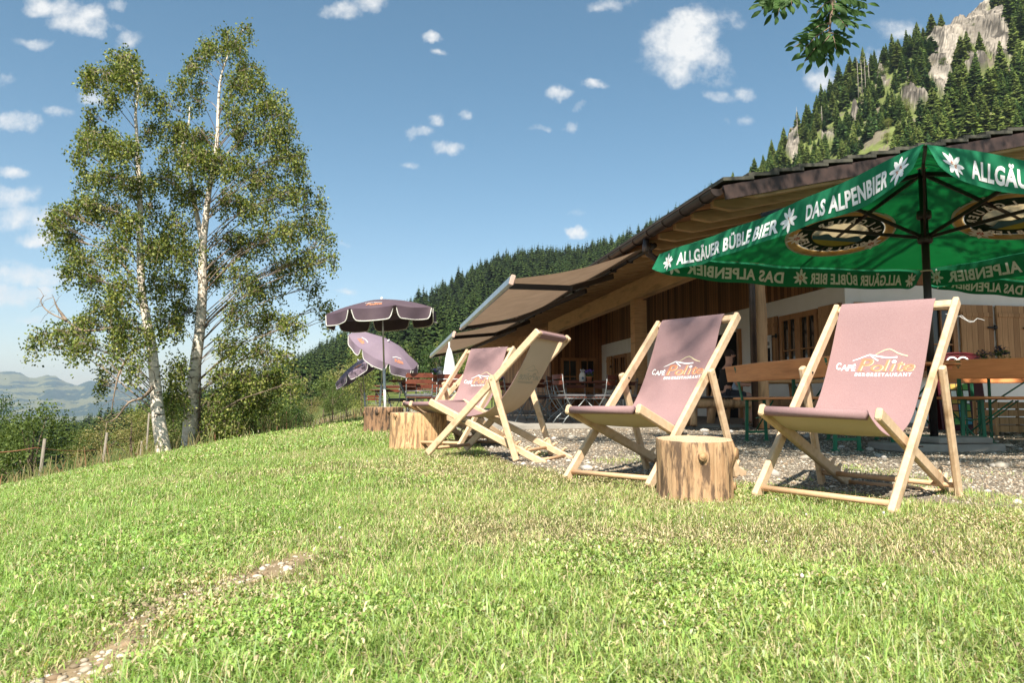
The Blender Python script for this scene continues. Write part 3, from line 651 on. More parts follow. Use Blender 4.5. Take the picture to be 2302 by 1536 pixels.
def deckchair(shift=0.0):
    root = bpy.data.objects.new('deck_chair', None); C.objects.link(root); root.empty_display_size = .1
    V = lambda k, y, dx=0, dz=0: Vector((DC[k][0] + dx, y, DC[k][1] + dz))
    def rail(name, k0, k1, y, ext0=.0, ext1=.02, w=.028, d=.052):
        p, q = V(k0, y), V(k1, y); dd = (q - p).normalized(); m = MB(); m.beam(p - dd * ext0, q + dd * ext1, w, d, up=Vector((0, 1, 0)).cross(dd), bev=.006); return m
    for s in (-1, 1):
        m = rail('', 'A0', 'A1', .28 * s, .005, .03); m.tube([V('C0', .262 * s), V('C0', .325 * s)], .006, 8, mi=1); f = m.build('long_rail', [M_beech, M_iron], root)
        m = rail('', 'B0', 'B1', .243 * s, .02, .03); p, q = V('B0', .243 * s), V('B1', .243 * s); dd = (q - p).normalized(); up = Vector((-dd.z, 0, dd.x)); up = up if up.z > 0 else -up
        for tt in (.80, .88, .965):       # notches carved as hooks on the seat rail
            c = p.lerp(q, tt) + up * .03; pts = [c + dd * (-.035) - up * .02, c + dd * (-.03) + up * .01, c + dd * (-.02) + up * .028, c + dd * (-.004) + up * .03]
            m.tube(pts, [.012, .011, .008, .005], 7)
        m.tube([p.lerp(q, .33) - Vector((0, .03, 0)), p.lerp(q, .33) + Vector((0, .06 * s, 0))], .005, 6, mi=1)
        m.build('seat_rail', [M_beech, M_iron], root)
        m = rail('', 'C0', 'C1', .312 * s, .03, .025, .026, .046); m.build('support_leg', M_beech, root)
    def dowel(k, w, r, dx=0, dz=0, n=12, name='dowel', mt=M_dowel):
        m = MB(); m.tube([V(k, -w, dx, dz), V(k, w, dx, dz)], r, n); m.build(name, mt, root)
    dowel('A0', .27, .0135, -.035, .037); dowel('B1', .235, .0125, .03, .012); dowel('C1', .305, .0125, .012, .038)
    m = MB(); p = V('A1', 0); ax = (V('A1', 0) - V('A0', 0)).normalized(); m.beam(V('A1', -.266), V('A1', .266), .03, .048, up=ax, bev=.006); m.build('top_bar', M_beech, root)
    # canvas: upper and under sheet with the print lying in the upper one
    hw = .222; y0 = -hw + shift
    L_ = FL_[-1]; f = MB(); ns = 44
    f.grid(lambda u, v: fabpt(y0 + 2 * hw * u, L_ * v, .0015), 10, ns, 0, flip=False)
    f.grid(lambda u, v: fabpt(y0 + 2 * hw * u, L_ * v, -.0015), 10, ns, 1, flip=True)
    for yy in (y0, y0 + 2 * hw): f.add([fabpt(yy, L_ * k / ns, o_) for k in range(ns + 1) for o_ in (.0015, -.0015)], [(2 * k, 2 * k + 1, 2 * k + 3, 2 * k + 2) for k in range(ns)], 0)
    # sleeves round the bars
    p, q = V('A1', y0), V('A1', y0 + 2 * hw); f.beam(p, q, .036, .054, up=ax, bev=.008)
    pb = MB(); f.tube([V('B0', max(y0, -.228)), V('B0', min(y0 + 2 * hw, .228))], .0215, 14)
    f.add([fabpt(y, s_, o_) for s_, y, o_ in ((L_ * .10, y0 + .008, .0022), (L_ * .10, y0 + .011, .0022), (L_ * .93, y0 + .011, .0022), (L_ * .93, y0 + .008, .0022))], [], 0)
    # printed sign: logo units of the photo (1 unit = .000197 m), x to the chair's left = viewer's right
    K = .000197; S0 = .405; cx = 1130
    mp = lambda x, y: fabpt(shift + (x - cx) * K, S0 + (y - 890) * K, .0028); mp2 = lambda x, y: fabpt(shift + (x - cx) * K, S0 + (y - 890) * K, .0034)
    neg = lambda m_: (lambda x, y: m_(x, -y))
    stroke(f, [(580, 595), (700, 545), (830, 478), (960, 420)], [18, 26, 30, 34], mp, 2)
    stroke(f, [(960, 420), (1120, 455), (1300, 495), (1450, 508), (1615, 495)], [34, 40, 40, 36, 40], mp, 2)
    stroke(f, [(970, 430), (1060, 505), (1185, 595)], [22, 30, 34], mp2, 2)
    stroke(f, [(1095, 418), (1200, 345), (1300, 285), (1405, 262), (1500, 305), (1600, 375), (1720, 430), (1850, 470)], [14, 22, 26, 26, 28, 30, 28, 22], mp, 4)
    put_text(f, 'C', 215, -860, neg(mp), 2, size=270, off=7, sx=.6); put_text(f, 'AFÉ', 340, -885, neg(mp), 2, size=225, off=6, fit=345)
    put_text(f, 'BERGRESTAURANT', 705, -1035, neg(mp), 2, size=128, off=3, fit=1300, space=1.35)
    X = [(740, 'P', 480, 340), (1045, 'o', 370, 285), (1335, 'l', 430, 120), (1490, 'ı', 400, 105), (1640, 't', 440, 165), (1785, 'e', 370, 260)]
    for x, ch, sz, fw in X:
        put_text(f, ch, x + 14, -893, neg(mp), 4, size=sz * 1.06, off=4, fit=fw, shear=.18); put_text(f, ch, x - 6, -885, neg(mp2), 3, size=sz * 1.06, off=5, fit=fw, shear=.18)
    for x0, x1 in ((735, 915), (1320, 1455)): stroke(f, [(x0, 890), (x1, 890)], 16, mp2, 3)
    stroke(f, [(795, 560), (900, 562)], 18, mp2, 3)
    put_circle = [(1562 + 52 * math.cos(a), 625 + 45 * math.sin(a)) for a in [i * .524 for i in range(12)]]
    f.add([mp2(*p_) for p_ in put_circle], [tuple(range(12))], 2)
    # the print shows faintly through the underside
    gh = lambda x, y: fabpt(shift + (x - cx) * K, S0 + (y - 890) * K, -.0026)
    stroke(f, [(580, 595), (700, 545), (830, 478), (960, 420)], 26, gh, 5); stroke(f, [(960, 420), (1120, 455), (1300, 495), (1450, 508), (1615, 495)], 32, gh, 5)
    stroke(f, [(1095, 418), (1200, 345), (1300, 285), (1405, 262), (1500, 305), (1600, 375), (1720, 430), (1850, 470)], 20, gh, 5)
    put_text(f, 'CAFÉ', 215, -880, neg(gh), 5, size=225, off=8, fit=480); put_text(f, 'BERGRESTAURANT', 705, -1035, neg(gh), 5, size=135, off=4, fit=1300, space=1.25); put_text(f, 'Polite', 740, -885, neg(gh), 5, size=440, off=8, fit=1300, shear=.15)
    f.build('canvas', [M_mauve, M_cream, M_pw, M_po, M_pc, M_ghost], root)
    return root
GRP = 'mauve deck chairs on the lawn edge'
DCH = [((1.2657, 3.0675, .004), -135.94, 'mauve deck chair furthest right, a loose white string tied to its top bar', -.028),
       ((.4883, 3.8799, .007), -137.8, 'mauve deck chair right behind the small front tree stump', -.02),
       ((-.5074, 5.8311, .042), -206.86, 'deck chair turned side-on to the left, showing the pale back of its canvas', 0),
       ((-.6949, 6.5050, .031), -123.5, 'mauve deck chair with its print facing us, partly behind the side-on chair', 0),
       ((-1.03, 7.35, .03), -164.0, 'deck chair furthest back, almost hidden behind the other two on the left', 0)]
protos = {}
for i, (loc, yaw, lab, sh) in enumerate(DCH):
    if sh in protos: o = copy_tree(protos[sh])
    else: o = protos[sh] = deckchair(sh)
    tilt = {0: (-1.7, -1.0), 1: (.46, -.3), 2: (0, -2.8), 3: (.8, -1.0), 4: (0, 0)}[i]
    c, s = math.cos(R(yaw)), math.sin(R(yaw))
    M = Matrix.Rotation(R(yaw), 3, 'Z') @ Matrix.Rotation(R(tilt[1]), 3, 'Y') @ Matrix.Rotation(R(tilt[0]), 3, 'X')
    o.location = loc; o.rotation_euler = M.to_euler()
    tag(o, lab, 'deck chair', GRP)
    if i == 0:
        st = MB(); b0 = Vector((-.857, .30, .90))
        st.tube([b0 + Vector(v) for v in ((.01, -.06, -.035), (-.01, -.02, -.05), (.0, .005, -.045), (.01, .015, -.055), (.005, .03, -.07), (-.01, .05, -.075), (-.015, .065, -.06), (-.025, .08, -.065), (-.03, .09, -.07))], .0013, 5)
        st.tube([b0 + Vector(v) for v in ((.02, .0, -.05), (.02, .02, -.065), (.01, .04, -.08), (-.01, .055, -.075))], .0012, 5)
        st.build('string', M_white, o)

# ------------------------------------------------------------------ tree stumps
def stump_mat(nm, l1, l2, dk):
    def ex(t, c, tc, ns):
        mp = N(t, 'ShaderNodeMapping'); t.links.new(tc.outputs['Object'], mp.inputs[0]); mp.inputs['Scale'].default_value = (7, 7, 1.3)
        v = N(t, 'ShaderNodeTexNoise'); t.links.new(mp.outputs[0], v.inputs['Vector']); v.inputs['Scale'].default_value = 4; v.inputs['Detail'].default_value = 7; v.inputs['Roughness'].default_value = .65
        mr = N(t, 'ShaderNodeMapRange'); t.links.new(v.outputs['Fac'], mr.inputs[0]); mr.inputs[1].default_value = .475; mr.inputs[2].default_value = .56
        return MIX(t, mr.outputs[0], c, dk)
    return mat(nm, l1, l2, rough=.8, scale=7, stretch=(8, 8, .8), detail=8, bump=1.0, extra=ex, lo=.35, hi=.65)
def rings(t, c, tc, ns):
    w = N(t, 'ShaderNodeTexWave', wave_type='RINGS', rings_direction='Z'); t.links.new(tc.outputs['Object'], w.inputs['Vector']); w.inputs['Scale'].default_value = 28; w.inputs['Distortion'].default_value = 5; w.inputs['Detail'].default_value = 3; w.inputs['Detail Scale'].default_value = 1.2
    c = MIX(t, MATH(t, 'MULTIPLY', w.outputs['Fac'], .55), c, (.36, .215, .11))
    sp = N(t, 'ShaderNodeSeparateXYZ'); t.links.new(tc.outputs['Object'], sp.inputs[0]); an = MATH(t, 'ARCTAN2', sp.outputs[1], sp.outputs[0])
    cn = N(t, 'ShaderNodeTexNoise', noise_dimensions='1D'); t.links.new(MATH(t, 'MULTIPLY', an, 5.0), cn.inputs['W']); cn.inputs['Scale'].default_value = 1.6; cn.inputs['Detail'].default_value = 4
    return MIX(t, MATH(t, 'MULTIPLY', MATH(t, 'LESS_THAN', MATH(t, 'ABSOLUTE', MATH(t, 'SUBTRACT', cn.outputs['Fac'], .5)), .006), .8), c, (.10, .06, .035))
M_cut = mat('cut_wood', (.66, .48, .32), (.50, .33, .20), rough=.8, scale=5, detail=7, extra=rings, bump=.3)
M_st1 = stump_mat('stump_wood', (.50, .32, .18), (.34, .195, .10), (.13, .08, .05)); M_st2 = stump_mat('stump_wood_pale', (.66, .42, .22), (.50, .29, .14), (.25, .15, .08)); M_st3 = stump_mat('stump_wood_dark', (.32, .185, .10), (.22, .12, .065), (.07, .045, .03))
def stump(loc, r, h, m, label, knots, seed, tilt=(0, 0)):
    z0 = T(loc[0], loc[1]) - .03
    root = thing('tree_stump', label, 'tree stump', (loc[0], loc[1], z0), group='sawn tree stumps used as side tables')
    n, nz = 96, 26; H = h + .03; rr = np.random.default_rng(seed); ph = rr.uniform(0, 6.28, 6)
    def rad(a, z):
        q = r * (1 + .022 * math.sin(2 * a + ph[0]) + .018 * math.sin(3 * a + ph[1]) + .010 * math.sin(7 * a + ph[2] + z * 4) + .007 * math.sin(13 * a + ph[3] + z * 9) + .007 * math.sin(29 * a + ph[4] + z * 3) + .004 * math.sin(53 * a + ph[5] - z * 5) + .05 * max(0, 1 - z / .10) ** 2 + .02 * mnoise.noise(Vector((a * 5, z * 6, seed))) + .012 * mnoise.noise(Vector((a * 16, z * 9, seed))))
        for ka, kz, kr, kh in knots:
            d = math.hypot(((a - ka + math.pi) % (2 * math.pi) - math.pi) * r, z - kz * H) / (kr * 1.7)
            q += kh * math.exp(-d * d * 1.2)
        return q
    vs = []; top = lambda x, y: H + tilt[0] * x + tilt[1] * y
    for j in range(nz + 1):
        for i in range(n):
            a = 2 * math.pi * i / n; q = rad(a, H * j / nz); x, y = q * math.cos(a), q * math.sin(a)
            if j == nz: x *= .985; y *= .985
            vs.append((x, y, top(x, y) * j / nz - (.0 if j < nz else -.003)))
    b = MB(); b.add(vs, [(j * n + i, j * n + (i + 1) % n, (j + 1) * n + (i + 1) % n, (j + 1) * n + i) for j in range(nz) for i in range(n)], 0, True)
    b.build('bark_side', m, root)
    tp = MB(); ring = vs[-n:]; vv = list(ring)
    for k in (.75, .5, .25): vv += [(x * k, y * k, top(x * k, y * k) + .003 + .002 * mnoise.noise(Vector((x * k * 30, y * k * 30, 1)))) for x, y, z in ring]
    fs = [(L * n + i, L * n + (i + 1) % n, (L + 1) * n + (i + 1) % n, (L + 1) * n + i) for L in range(3) for i in range(n)]; vv.append((0, 0, H + .003)); fs += [(3 * n + i, 3 * n + (i + 1) % n, 4 * n) for i in range(n)]
    tp.add(vv, fs, 0, True); tp.build('sawn_top', M_cut, root)
    for ka, kz, kr, kh in knots:
        d = Vector((math.cos(ka), math.sin(ka), .05)).normalized(); q = rad(ka, kz * H); c = Vector((math.cos(ka) * q, math.sin(ka) * q, kz * H)) - d * .012; Mk = frame(d)
        k = MB(); k.lathe([(kr * .95, -.02), (kr * .92, .010), (kr * .78, .020), (kr * .62, .016), (kr * .58, .019)], c, 20, 0, True, Mk); k.build('knot', stump_mat('knot_wood', (.50, .31, .16), (.36, .21, .10), (.20, .11, .06)) if m is not M_st3 else M_st3, root)
    return root
def at_px(px, D): return (kx(px) * D, D)
s1 = at_px(1559, 3.36); s2 = at_px(940, 6.86); s3 = at_px(862, 10.6)
stump(s1, .166, .260, M_st1, 'small pale tree stump standing in front of the deck chair at centre right', [(-1.62, .78, .022, .013), (-.42, .80, .03, .02), (-.35, .30, .02, .006)], 1, (0, .05))
stump(s2, .255, .325, M_st2, 'broad pale tree stump in the sun beside the side-on deck chair', [(-1.75, .12, .05, .008), (-2.3, .93, .02, .008)], 2)
stump(s3, .275, .345, M_st3, 'dark weathered tree stump in front of the three purple parasols', [(-1.70, .84, .035, .02), (-1.1, .86, .035, .015), (-2.6, .8, .03, .01)], 3)
STUMPS = [(s1, .185), (s2, .27), (s3, .29)]

# ------------------------------------------------------------------ green market parasol
def fabric(name, c1, c2, tr=.3, **k): return mat(name, c1, c2, rough=.85, scale=2.5, transl=tr, spec=.15, **k)
M_green = fabric('green_canvas', (.020, .20, .098), (.028, .235, .115), .26, tcol=(.35, 1.0, .45))
M_gold = mat('print_gold', (.55, .36, .13), (.72, .55, .27), scale=6, rough=.8); M_dkgreen = mat('print_dark_green', (.006, .035, .018), rough=.8); M_sky_p = mat('print_sand', (.82, .68, .44), (.78, .62, .38), rough=.8); M_blue_p = mat('print_blue', (.06, .17, .22), rough=.8)
M_ygreen_p = mat('print_yellow_green', (.38, .36, .06), rough=.8); M_red = mat('print_red', (.45, .09, .06), rough=.8); M_yel = mat('print_yellow', (.55, .36, .08), rough=.8); M_brown = mat('print_brown', (.16, .07, .04), rough=.8)
def market_parasol(loc, S, rim, th, label, rise=.55, detail=True):
    root = thing('market_parasol', label, 'parasol', (loc[0], loc[1], loc[2]), 0, 'green market parasols on the terrace')
    co_ = [Vector((S / math.sqrt(2) * math.cos(th + k * math.pi / 2), S / math.sqrt(2) * math.sin(th + k * math.pi / 2), rim)) for k in range(4)]   # right, far, left, near
    apex = Vector((0, 0, rim + rise)); mats = [M_green, M_pw, M_po, M_yel, M_gold, M_dkgreen, M_sky_p, M_blue_p, M_ygreen_p, M_red, M_brown, mat('white_sheet', (.80, .78, .70), rough=.9, transl=.45), mat('gold_sheet', (.55, .36, .12), (.74, .58, .30), scale=5, rough=.9, transl=.4), mat('sand_sheet', (.78, .62, .36), (.72, .56, .32), rough=.9, transl=.4)]
    c = MB()
    def panel(a, b):
        def fn(u, v, off=0):    # u along the rim, v from apex 0 to rim 1
            q = a.lerp(b, u); p = apex.lerp(q, v); n_ = (b - a).cross(apex - a).normalized(); n_ = n_ if n_.z > 0 else -n_
            s = math.sin(math.pi * u) * math.sin(math.pi * min(1, v) * .5) ** 2
            return p + Vector((0, 0, -.05 * s)) + n_ * (off + .006 * math.sin(u * 23 + v * 5) * v)
        return fn
    VD = .225
    for k in range(4):
        a, b = co_[k], co_[(k + 1) % 4]; fn = panel(a, b); nf = len(c.f); c.grid(lambda u, v: fn(u, .02 + .98 * v), 60, 48)
        if detail or k in (0, 1):
            wl = (b - a).length; hl = (apex - (a + b) / 2).length; keep_ = [True] * len(c.f)
            for fi in range(nf, len(c.f)):
                i_ = (fi - nf) % 60; j_ = (fi - nf) // 60; v_ = .02 + .98 * (j_ + .5) / 48; x_ = ((i_ + .5) / 60 - .5) * wl * v_; y_ = (v_ - .62) * hl
                if (x_ / .56) ** 2 + (y_ / .39) ** 2 < 1: keep_[fi] = False
            c.f = [q for q, z_ in zip(c.f, keep_) if z_]; c.m = [q for q, z_ in zip(c.m, keep_) if z_]; c.s = [q for q, z_ in zip(c.s, keep_) if z_]
        w = (b - a).length; d = (b - a).normalized(); o_ = Vector((d.y, -d.x, 0)); o_ = o_ if o_.dot(a + b) > 0 else -o_
        def val(x, y, off=0, a=a, d=d, o_=o_, w=w, fn=fn):   # x metres along, y metres down
            u = x / w; base = fn(u, 1); q = y / VD; ed = min(x, w - x); cut = .13 * max(0, 1 - ed / .22) ** 2
            return base + o_ * (off + .012 + .05 * q * (.5 + .5 * math.sin(u * 11 + k)) + .022 * math.sin(u * 31 + k * 2) * q + .06 * q * max(0, 1 - ed / .3)) + Vector((0, 0, -y * (1 - cut * 2.2)))
        c.grid(lambda u, v: val(u * w, v * VD), 60, 4)
        # printing: reads from the outside, left to right, and shows through reversed
        left_to_right = d.cross(Vector((0, 0, 1))).dot(o_) > 0
        for off in (.003, -.003):
            mp = (lambda x, y, off=off: val(x, -y, off)) if left_to_right else (lambda x, y, off=off: val(w - x, -y, off))
            if not detail and off < 0: continue
            q1, q2, q3, q4, q5, q6 = (.07, .125, .47, .63, .69, .235) if k == 2 else (.045, .09, .37, .495, .555, .355)
            edelweiss(c, w * q1, -.125, .095, mp, 1, 2, 3, k)
            put_text(c, 'ALLGÄUER BÜBLE BIER', w * q2, -.182, mp, 1, size=.160, off=.006, fit=w * q3, space=1.06)
            edelweiss(c, w * q4, -.12, .10, mp, 1, 2, 3, k + 9)
            put_text(c, 'DAS ALPENBIER', w * q5, -.182, mp, 1, size=.160, off=.006, fit=w * q6, space=1.06)
            edelweiss(c, w * .955, -.12, .10, mp, 1, 2, 3, k + 5)
        # oval shield on the panel
        if detail or k in (0, 1):
            mid = (a + b) / 2; up_ = (apex - mid).normalized(); hw_ = (apex - mid).length
            def op(x, y, off):    # metres on the panel, y towards the rim; rotated a little
                u = .5 + x / w / max(.05, (1 - (y + .40 * 0) / hw_) ) * 0 + x / w / 1.0
                v = .62 + y / hw_
                q = mid.lerp(apex, 1 - v) + (b - a) * (x / w); n_ = (b - a).cross(apex - a).normalized(); n_ = n_ if n_.z > 0 else -n_
                s = .05 * math.sin(math.pi * .5) * math.sin(math.pi * v * .5) ** 2
                return q + Vector((0, 0, -s)) + n_ * off
            EL = [(.60, .43, 1), (.58, .412, 4), (.49, .335, 1), (.482, .328, 5), (.325, .205, 10), (.315, .197, 6)]
            for li, (ra, rb, mi_) in enumerate(EL):
                r2, s2 = EL[li + 1][:2] if li < 5 else (0.001, 0.001); T_ = [i * math.pi / 36 for i in range(72)]
                mi_ = {1: 11, 4: 12, 6: 13}.get(mi_, mi_)
                c.add([op(ra * math.cos(t), rb * math.sin(t), .001) for t in T_] + [op(r2 * math.cos(t), s2 * math.sin(t), .001) for t in T_], [(i, (i + 1) % 72, 72 + (i + 1) % 72, 72 + i) for i in range(72)], mi_)
            for off_ in (-.014, .006):
                for ra, rb, r2, s2, mi_ in ((.60, .43, .578, .410, 11), (.578, .410, .50, .345, 12)):
                    c.add([op(ra * math.cos(t), rb * math.sin(t), off_) for t in T_] + [op(r2 * math.cos(t), s2 * math.sin(t), off_) for t in T_], [(i, (i + 1) % 72, 72 + (i + 1) % 72, 72 + i) for i in range(72)], mi_)
            for sg in (-1, 1):
                def disc(ra, rb, lay, mi, y0=0, clip=None):
                    pts = [(ra * math.cos(t), y0 + rb * math.sin(t)) for t in [i * math.pi / 24 for i in range(48)]]
                    if clip: pts = [(x, min(max(y, clip[0]), clip[1])) for x, y in pts]
                    c.add([op(x, y, sg * (.009 + .0018 * lay)) for x, y in pts], [tuple(range(48))], mi)
                disc(.315, .197, 6, 7, clip=(.035, .197)); disc(.315, .197, 7, 8, clip=(.095, .197)); 
                for j, (px_, py_) in enumerate(((-.20, .03), (.16, .035))): c.add([op(x, y, sg * .0225) for x, y in ((px_ - .10, .036), (px_, -.02), (px_ + .10, .036))], [(0, 1, 2)], 7)
                word = 'ALLGÄUER'; 
                def arc(word, a0, a1, sgn):
                    for i, ch in enumerate(word):
                        t = a0 + (a1 - a0) * i / (len(word) - 1); cx_, cy_ = .405 * math.cos(t), .266 * math.sin(t); an = math.atan2(-.405 * math.cos(t) * -1, 1) * 0
                        tx, ty = -.405 * math.sin(t), .266 * math.cos(t); l = math.hypot(tx, ty); tx, ty = tx / l * sgn, ty / l * sgn
                        vs, fs, w_ = text2d(ch, size=.115, off=.004)
                        c.add([op(cx_ + tx * (x - w_ / 2) + ty * (y - .04), cy_ + ty * (x - w_ / 2) - tx * (y - .04), sg * .0235) for x, y in vs], fs, 1)
                arc('ALLGÄUER', math.pi * 1.17, math.pi * 1.83, 1); arc('BÜBLE BIER', math.pi * .86, math.pi * .14, -1)
                for (fx, fy, fr) in ((-.46, .10, .12), (.46, .10, .12)): edelweiss(c, fx, fy, fr, lambda x, y: op(x, y, sg * .024), 1, 9, 9, 3, lambda x, y: op(x, y, sg * .0255))
    c.build('canopy', mats, root)
    p = MB(); p.tube([(0, 0, .05), (0, 0, rim + rise - .02)], .033, 14); hz, hz2 = rim + .12, rim - .10
    p.build('pole', M_darkmetal, root)
    h = MB(); h.lathe([(.05, 0), (.06, .01), (.06, .07), (.05, .08)], (0, 0, hz2 + .17), 12); h.build('hub', M_darkmetal, root)
    h = MB(); h.lathe([(.05, 0), (.062, .01), (.062, .08), (.05, .09)], (0, 0, hz2 - .05), 12); h.build('runner', M_darkmetal, root)
    rg = MB(); rg.tube([(.042 * math.cos(i * .5236), .042 * math.sin(i * .5236), hz2 - .30) for i in range(13)], .007, 6); rg.build('cord_ring', mat('cord', (.5, .45, .33), rough=.8), root)
    for k in range(4):
        for tgt in (co_[k], (co_[k] + co_[(k + 1) % 4]) / 2):
            e_ = tgt + Vector((0, 0, -.02)); a0 = apex + Vector((0, 0, -.06)); 
            r_ = MB(); r_.beam(a0, e_ - (e_ - a0).normalized() * .04, .02, .032); rib = r_.build('rib', M_darkmetal, root)
            m_ = a0.lerp(e_, .58); s_ = MB(); s_.beam(Vector((0, 0, hz2)), m_, .018, .028); s_.build('strut', M_darkmetal, rib)
    b = MB(); b.box((0, 0, .035), (.95, .5, .07), Matrix.Rotation(.12, 3, 'Z'), bev=.012); b.box((.1, 0, .10), (.5, .5, .05), Matrix.Rotation(.12, 3, 'Z'), bev=.01); b.build('base_slab', M_slab, root)
    return root
UM = (3.7, 6.47)
market_parasol((UM[0], UM[1], 0), 3.45, 1.99, R(-29.2), 'large green beer parasol with white lettering open over the benches at right')
market_parasol((7.45, 8.1, 0), 3.4, 2.10, R(-31), 'second green beer parasol, mostly hidden behind the large one', detail=True)

# ------------------------------------------------------------------ purple lawn parasols
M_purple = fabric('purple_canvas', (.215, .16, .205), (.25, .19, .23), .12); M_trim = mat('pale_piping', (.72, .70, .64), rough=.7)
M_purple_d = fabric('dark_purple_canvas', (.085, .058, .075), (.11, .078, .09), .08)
def lawn_parasol(loc, Rr, H, tilt, az, label, mt, spin=0, logo=True, dx=0):
    root = thing('lawn_parasol', label, 'parasol', loc, 0, 'purple round parasols on the lawn')
    hub = Vector((dx, 0, H)); Mt = Matrix.Rotation(az, 3, 'Z') @ Matrix.Rotation(tilt, 3, 'Y') @ Matrix.Rotation(spin, 3, 'Z'); n = 8; rise = Rr * .24
    c = MB(); pip = []
    def sp(a, v):
        k = a / (2 * math.pi / n); fr = k - math.floor(k); seg = (1 - .055 * math.sin(math.pi * fr) * v)
        r = Rr * v * seg; z = rise * (1 - v ** 1.7) - .03 * math.sin(math.pi * fr) * v * v * Rr
        return Vector((r * math.cos(a), r * math.sin(a), z))
    c.grid(lambda u, v: hub + Mt @ sp(u * 2 * math.pi, max(v, .01)), 64, 12, 0)
    VD = .21 * Rr
    def vl(a, q):
        k = a / (2 * math.pi / n); fr = k - math.floor(k); e_ = min(fr, 1 - fr); open_ = .12 * math.exp(-(e_ / .035) ** 2); drop = VD * (1 - math.exp(-(e_ / .07) ** 2) * .88)
        p = sp(a, 1); o = Vector((p.x, p.y, 0)).normalized(); t = Vector((-o.y, o.x, 0))
        sway = .05 * math.sin(k * 2.1 + 1) * Rr
        shift_ = (1 if fr < .5 else -1) * open_ * Rr * q * .25
        world_down = Mt.transposed() @ Vector((0, 0, -1))
        return hub + Mt @ (p + (world_down * .8 + Vector((0, 0, -1)) * .25).normalized() * drop * q + o * (.02 * math.sin(k * 9) * Rr * q + sway * q * .3) + t * shift_)
    for k in range(n):
        a0, a1 = k * 2 * math.pi / n + .001, (k + 1) * 2 * math.pi / n - .001
        c.grid(lambda u, v: vl(a0 + (a1 - a0) * u, v), 20, 4, 0)
        c.tube([vl(a0 + (a1 - a0) * i / 26, 1.0) for i in range(27)], .0085, 5, 1, cap=False)
    if logo:
        for k in (5, 1, 3, 7):
            am = (k + .5) * 2 * math.pi / n
            mp = lambda x, y: hub + Mt @ (sp(am + x / (Rr * .8), .78 - y / Rr) + Vector((0, 0, .006)))
            put_text(c, 'Polite', -.14 * Rr, -.05, mp, 2, size=.16 * Rr, off=.006, fit=.28 * Rr, shear=.15); stroke(c, [(-.2 * Rr, .06 * Rr), (-.05 * Rr, .13 * Rr), (.15 * Rr, .10 * Rr)], .012, mp, 3)
    c.build('canopy', [mt, M_trim, M_po, M_pw], root)
    f = MB(); f.lathe([(.012, 0), (.022, .01), (.02, .04), (.006, .06)], hub + Mt @ Vector((0, 0, rise - .005)), 10, 0, True, Mt); f.build('finial', M_white, root)
    jz = H - .42 * Rr
    p = MB(); q_ = lambda t: Vector((dx * t, 0, H * t)); p.tube([q_(0), q_(.5)], .022, 10, 0); p.tube([q_(.5), q_(.515)], .028, 10, 0); p.tube([q_(.515), q_(.93), hub + Mt @ Vector((0, 0, rise - .05))], .014, 10, 1); p.build('pole', [M_white, M_alu], root)
    hd = hub + Mt @ Vector((0, 0, -.10 * Rr))
    for k in range(n):
        a = k * 2 * math.pi / n; r_ = MB(); r_.tube([hub + Mt @ (sp(a, v) + Vector((0, 0, -.012))) for v in (.02, .3, .6, .8, .97)], .005, 5); r_.tube([hd, hub + Mt @ (sp(a, .55) + Vector((0, 0, -.012)))], .004, 5); r_.build('rib', M_alu, root)
    return root
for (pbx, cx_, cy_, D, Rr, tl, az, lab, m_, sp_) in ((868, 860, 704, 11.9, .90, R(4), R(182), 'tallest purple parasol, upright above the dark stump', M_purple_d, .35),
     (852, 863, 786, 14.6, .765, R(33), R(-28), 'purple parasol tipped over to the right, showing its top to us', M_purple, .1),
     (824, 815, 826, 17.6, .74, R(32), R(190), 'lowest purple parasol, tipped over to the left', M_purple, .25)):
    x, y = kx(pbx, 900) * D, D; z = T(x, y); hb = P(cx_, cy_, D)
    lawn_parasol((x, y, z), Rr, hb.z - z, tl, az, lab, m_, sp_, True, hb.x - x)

# closed white advertising parasol far off on the terrace
def closed_parasol():
    x, y = kx(1009) * 19, 19.0; root = thing('closed_parasol', 'closed white parasol with faint coloured print on the far terrace', 'parasol', (x, y, .05))
    c = MB(); pr = [(.02, 1.78), (.05, 1.7), (.09, 1.5), (.13, 1.2), (.19, .95), (.24, .72), (.27, .62)]; n = 40
    vs = [(r * (1 + .22 * math.sin(8 * a)) * math.cos(a) + .03 * (1.8 - z), r * (1 + .22 * math.sin(8 * a)) * math.sin(a), z) for r, z in pr for a in [2 * math.pi * i / n for i in range(n)]]
    for i in range(len(pr) - 1):
        for k in range(n): c.f.append([i * n + k, i * n + (k + 1) % n, (i + 1) * n + (k + 1) % n, (i + 1) * n + k]); c.m.append(0 if i < 4 or k % 9 > 4 else (1 if k % 2 else 2)); c.s.append(True)
    c.v = vs; c.build('canopy', [mat('white_canvas', (.72, .76, .78), (.66, .72, .74), rough=.9, transl=.2), mat('print_orange_pale', (.62, .38, .18), rough=.9), mat('print_teal', (.16, .38, .38), rough=.9)], root)
    p = MB(); p.tube([(0, 0, 0), (0, 0, 1.92)], .02, 10); p.build('pole', M_white, root)
closed_parasol()

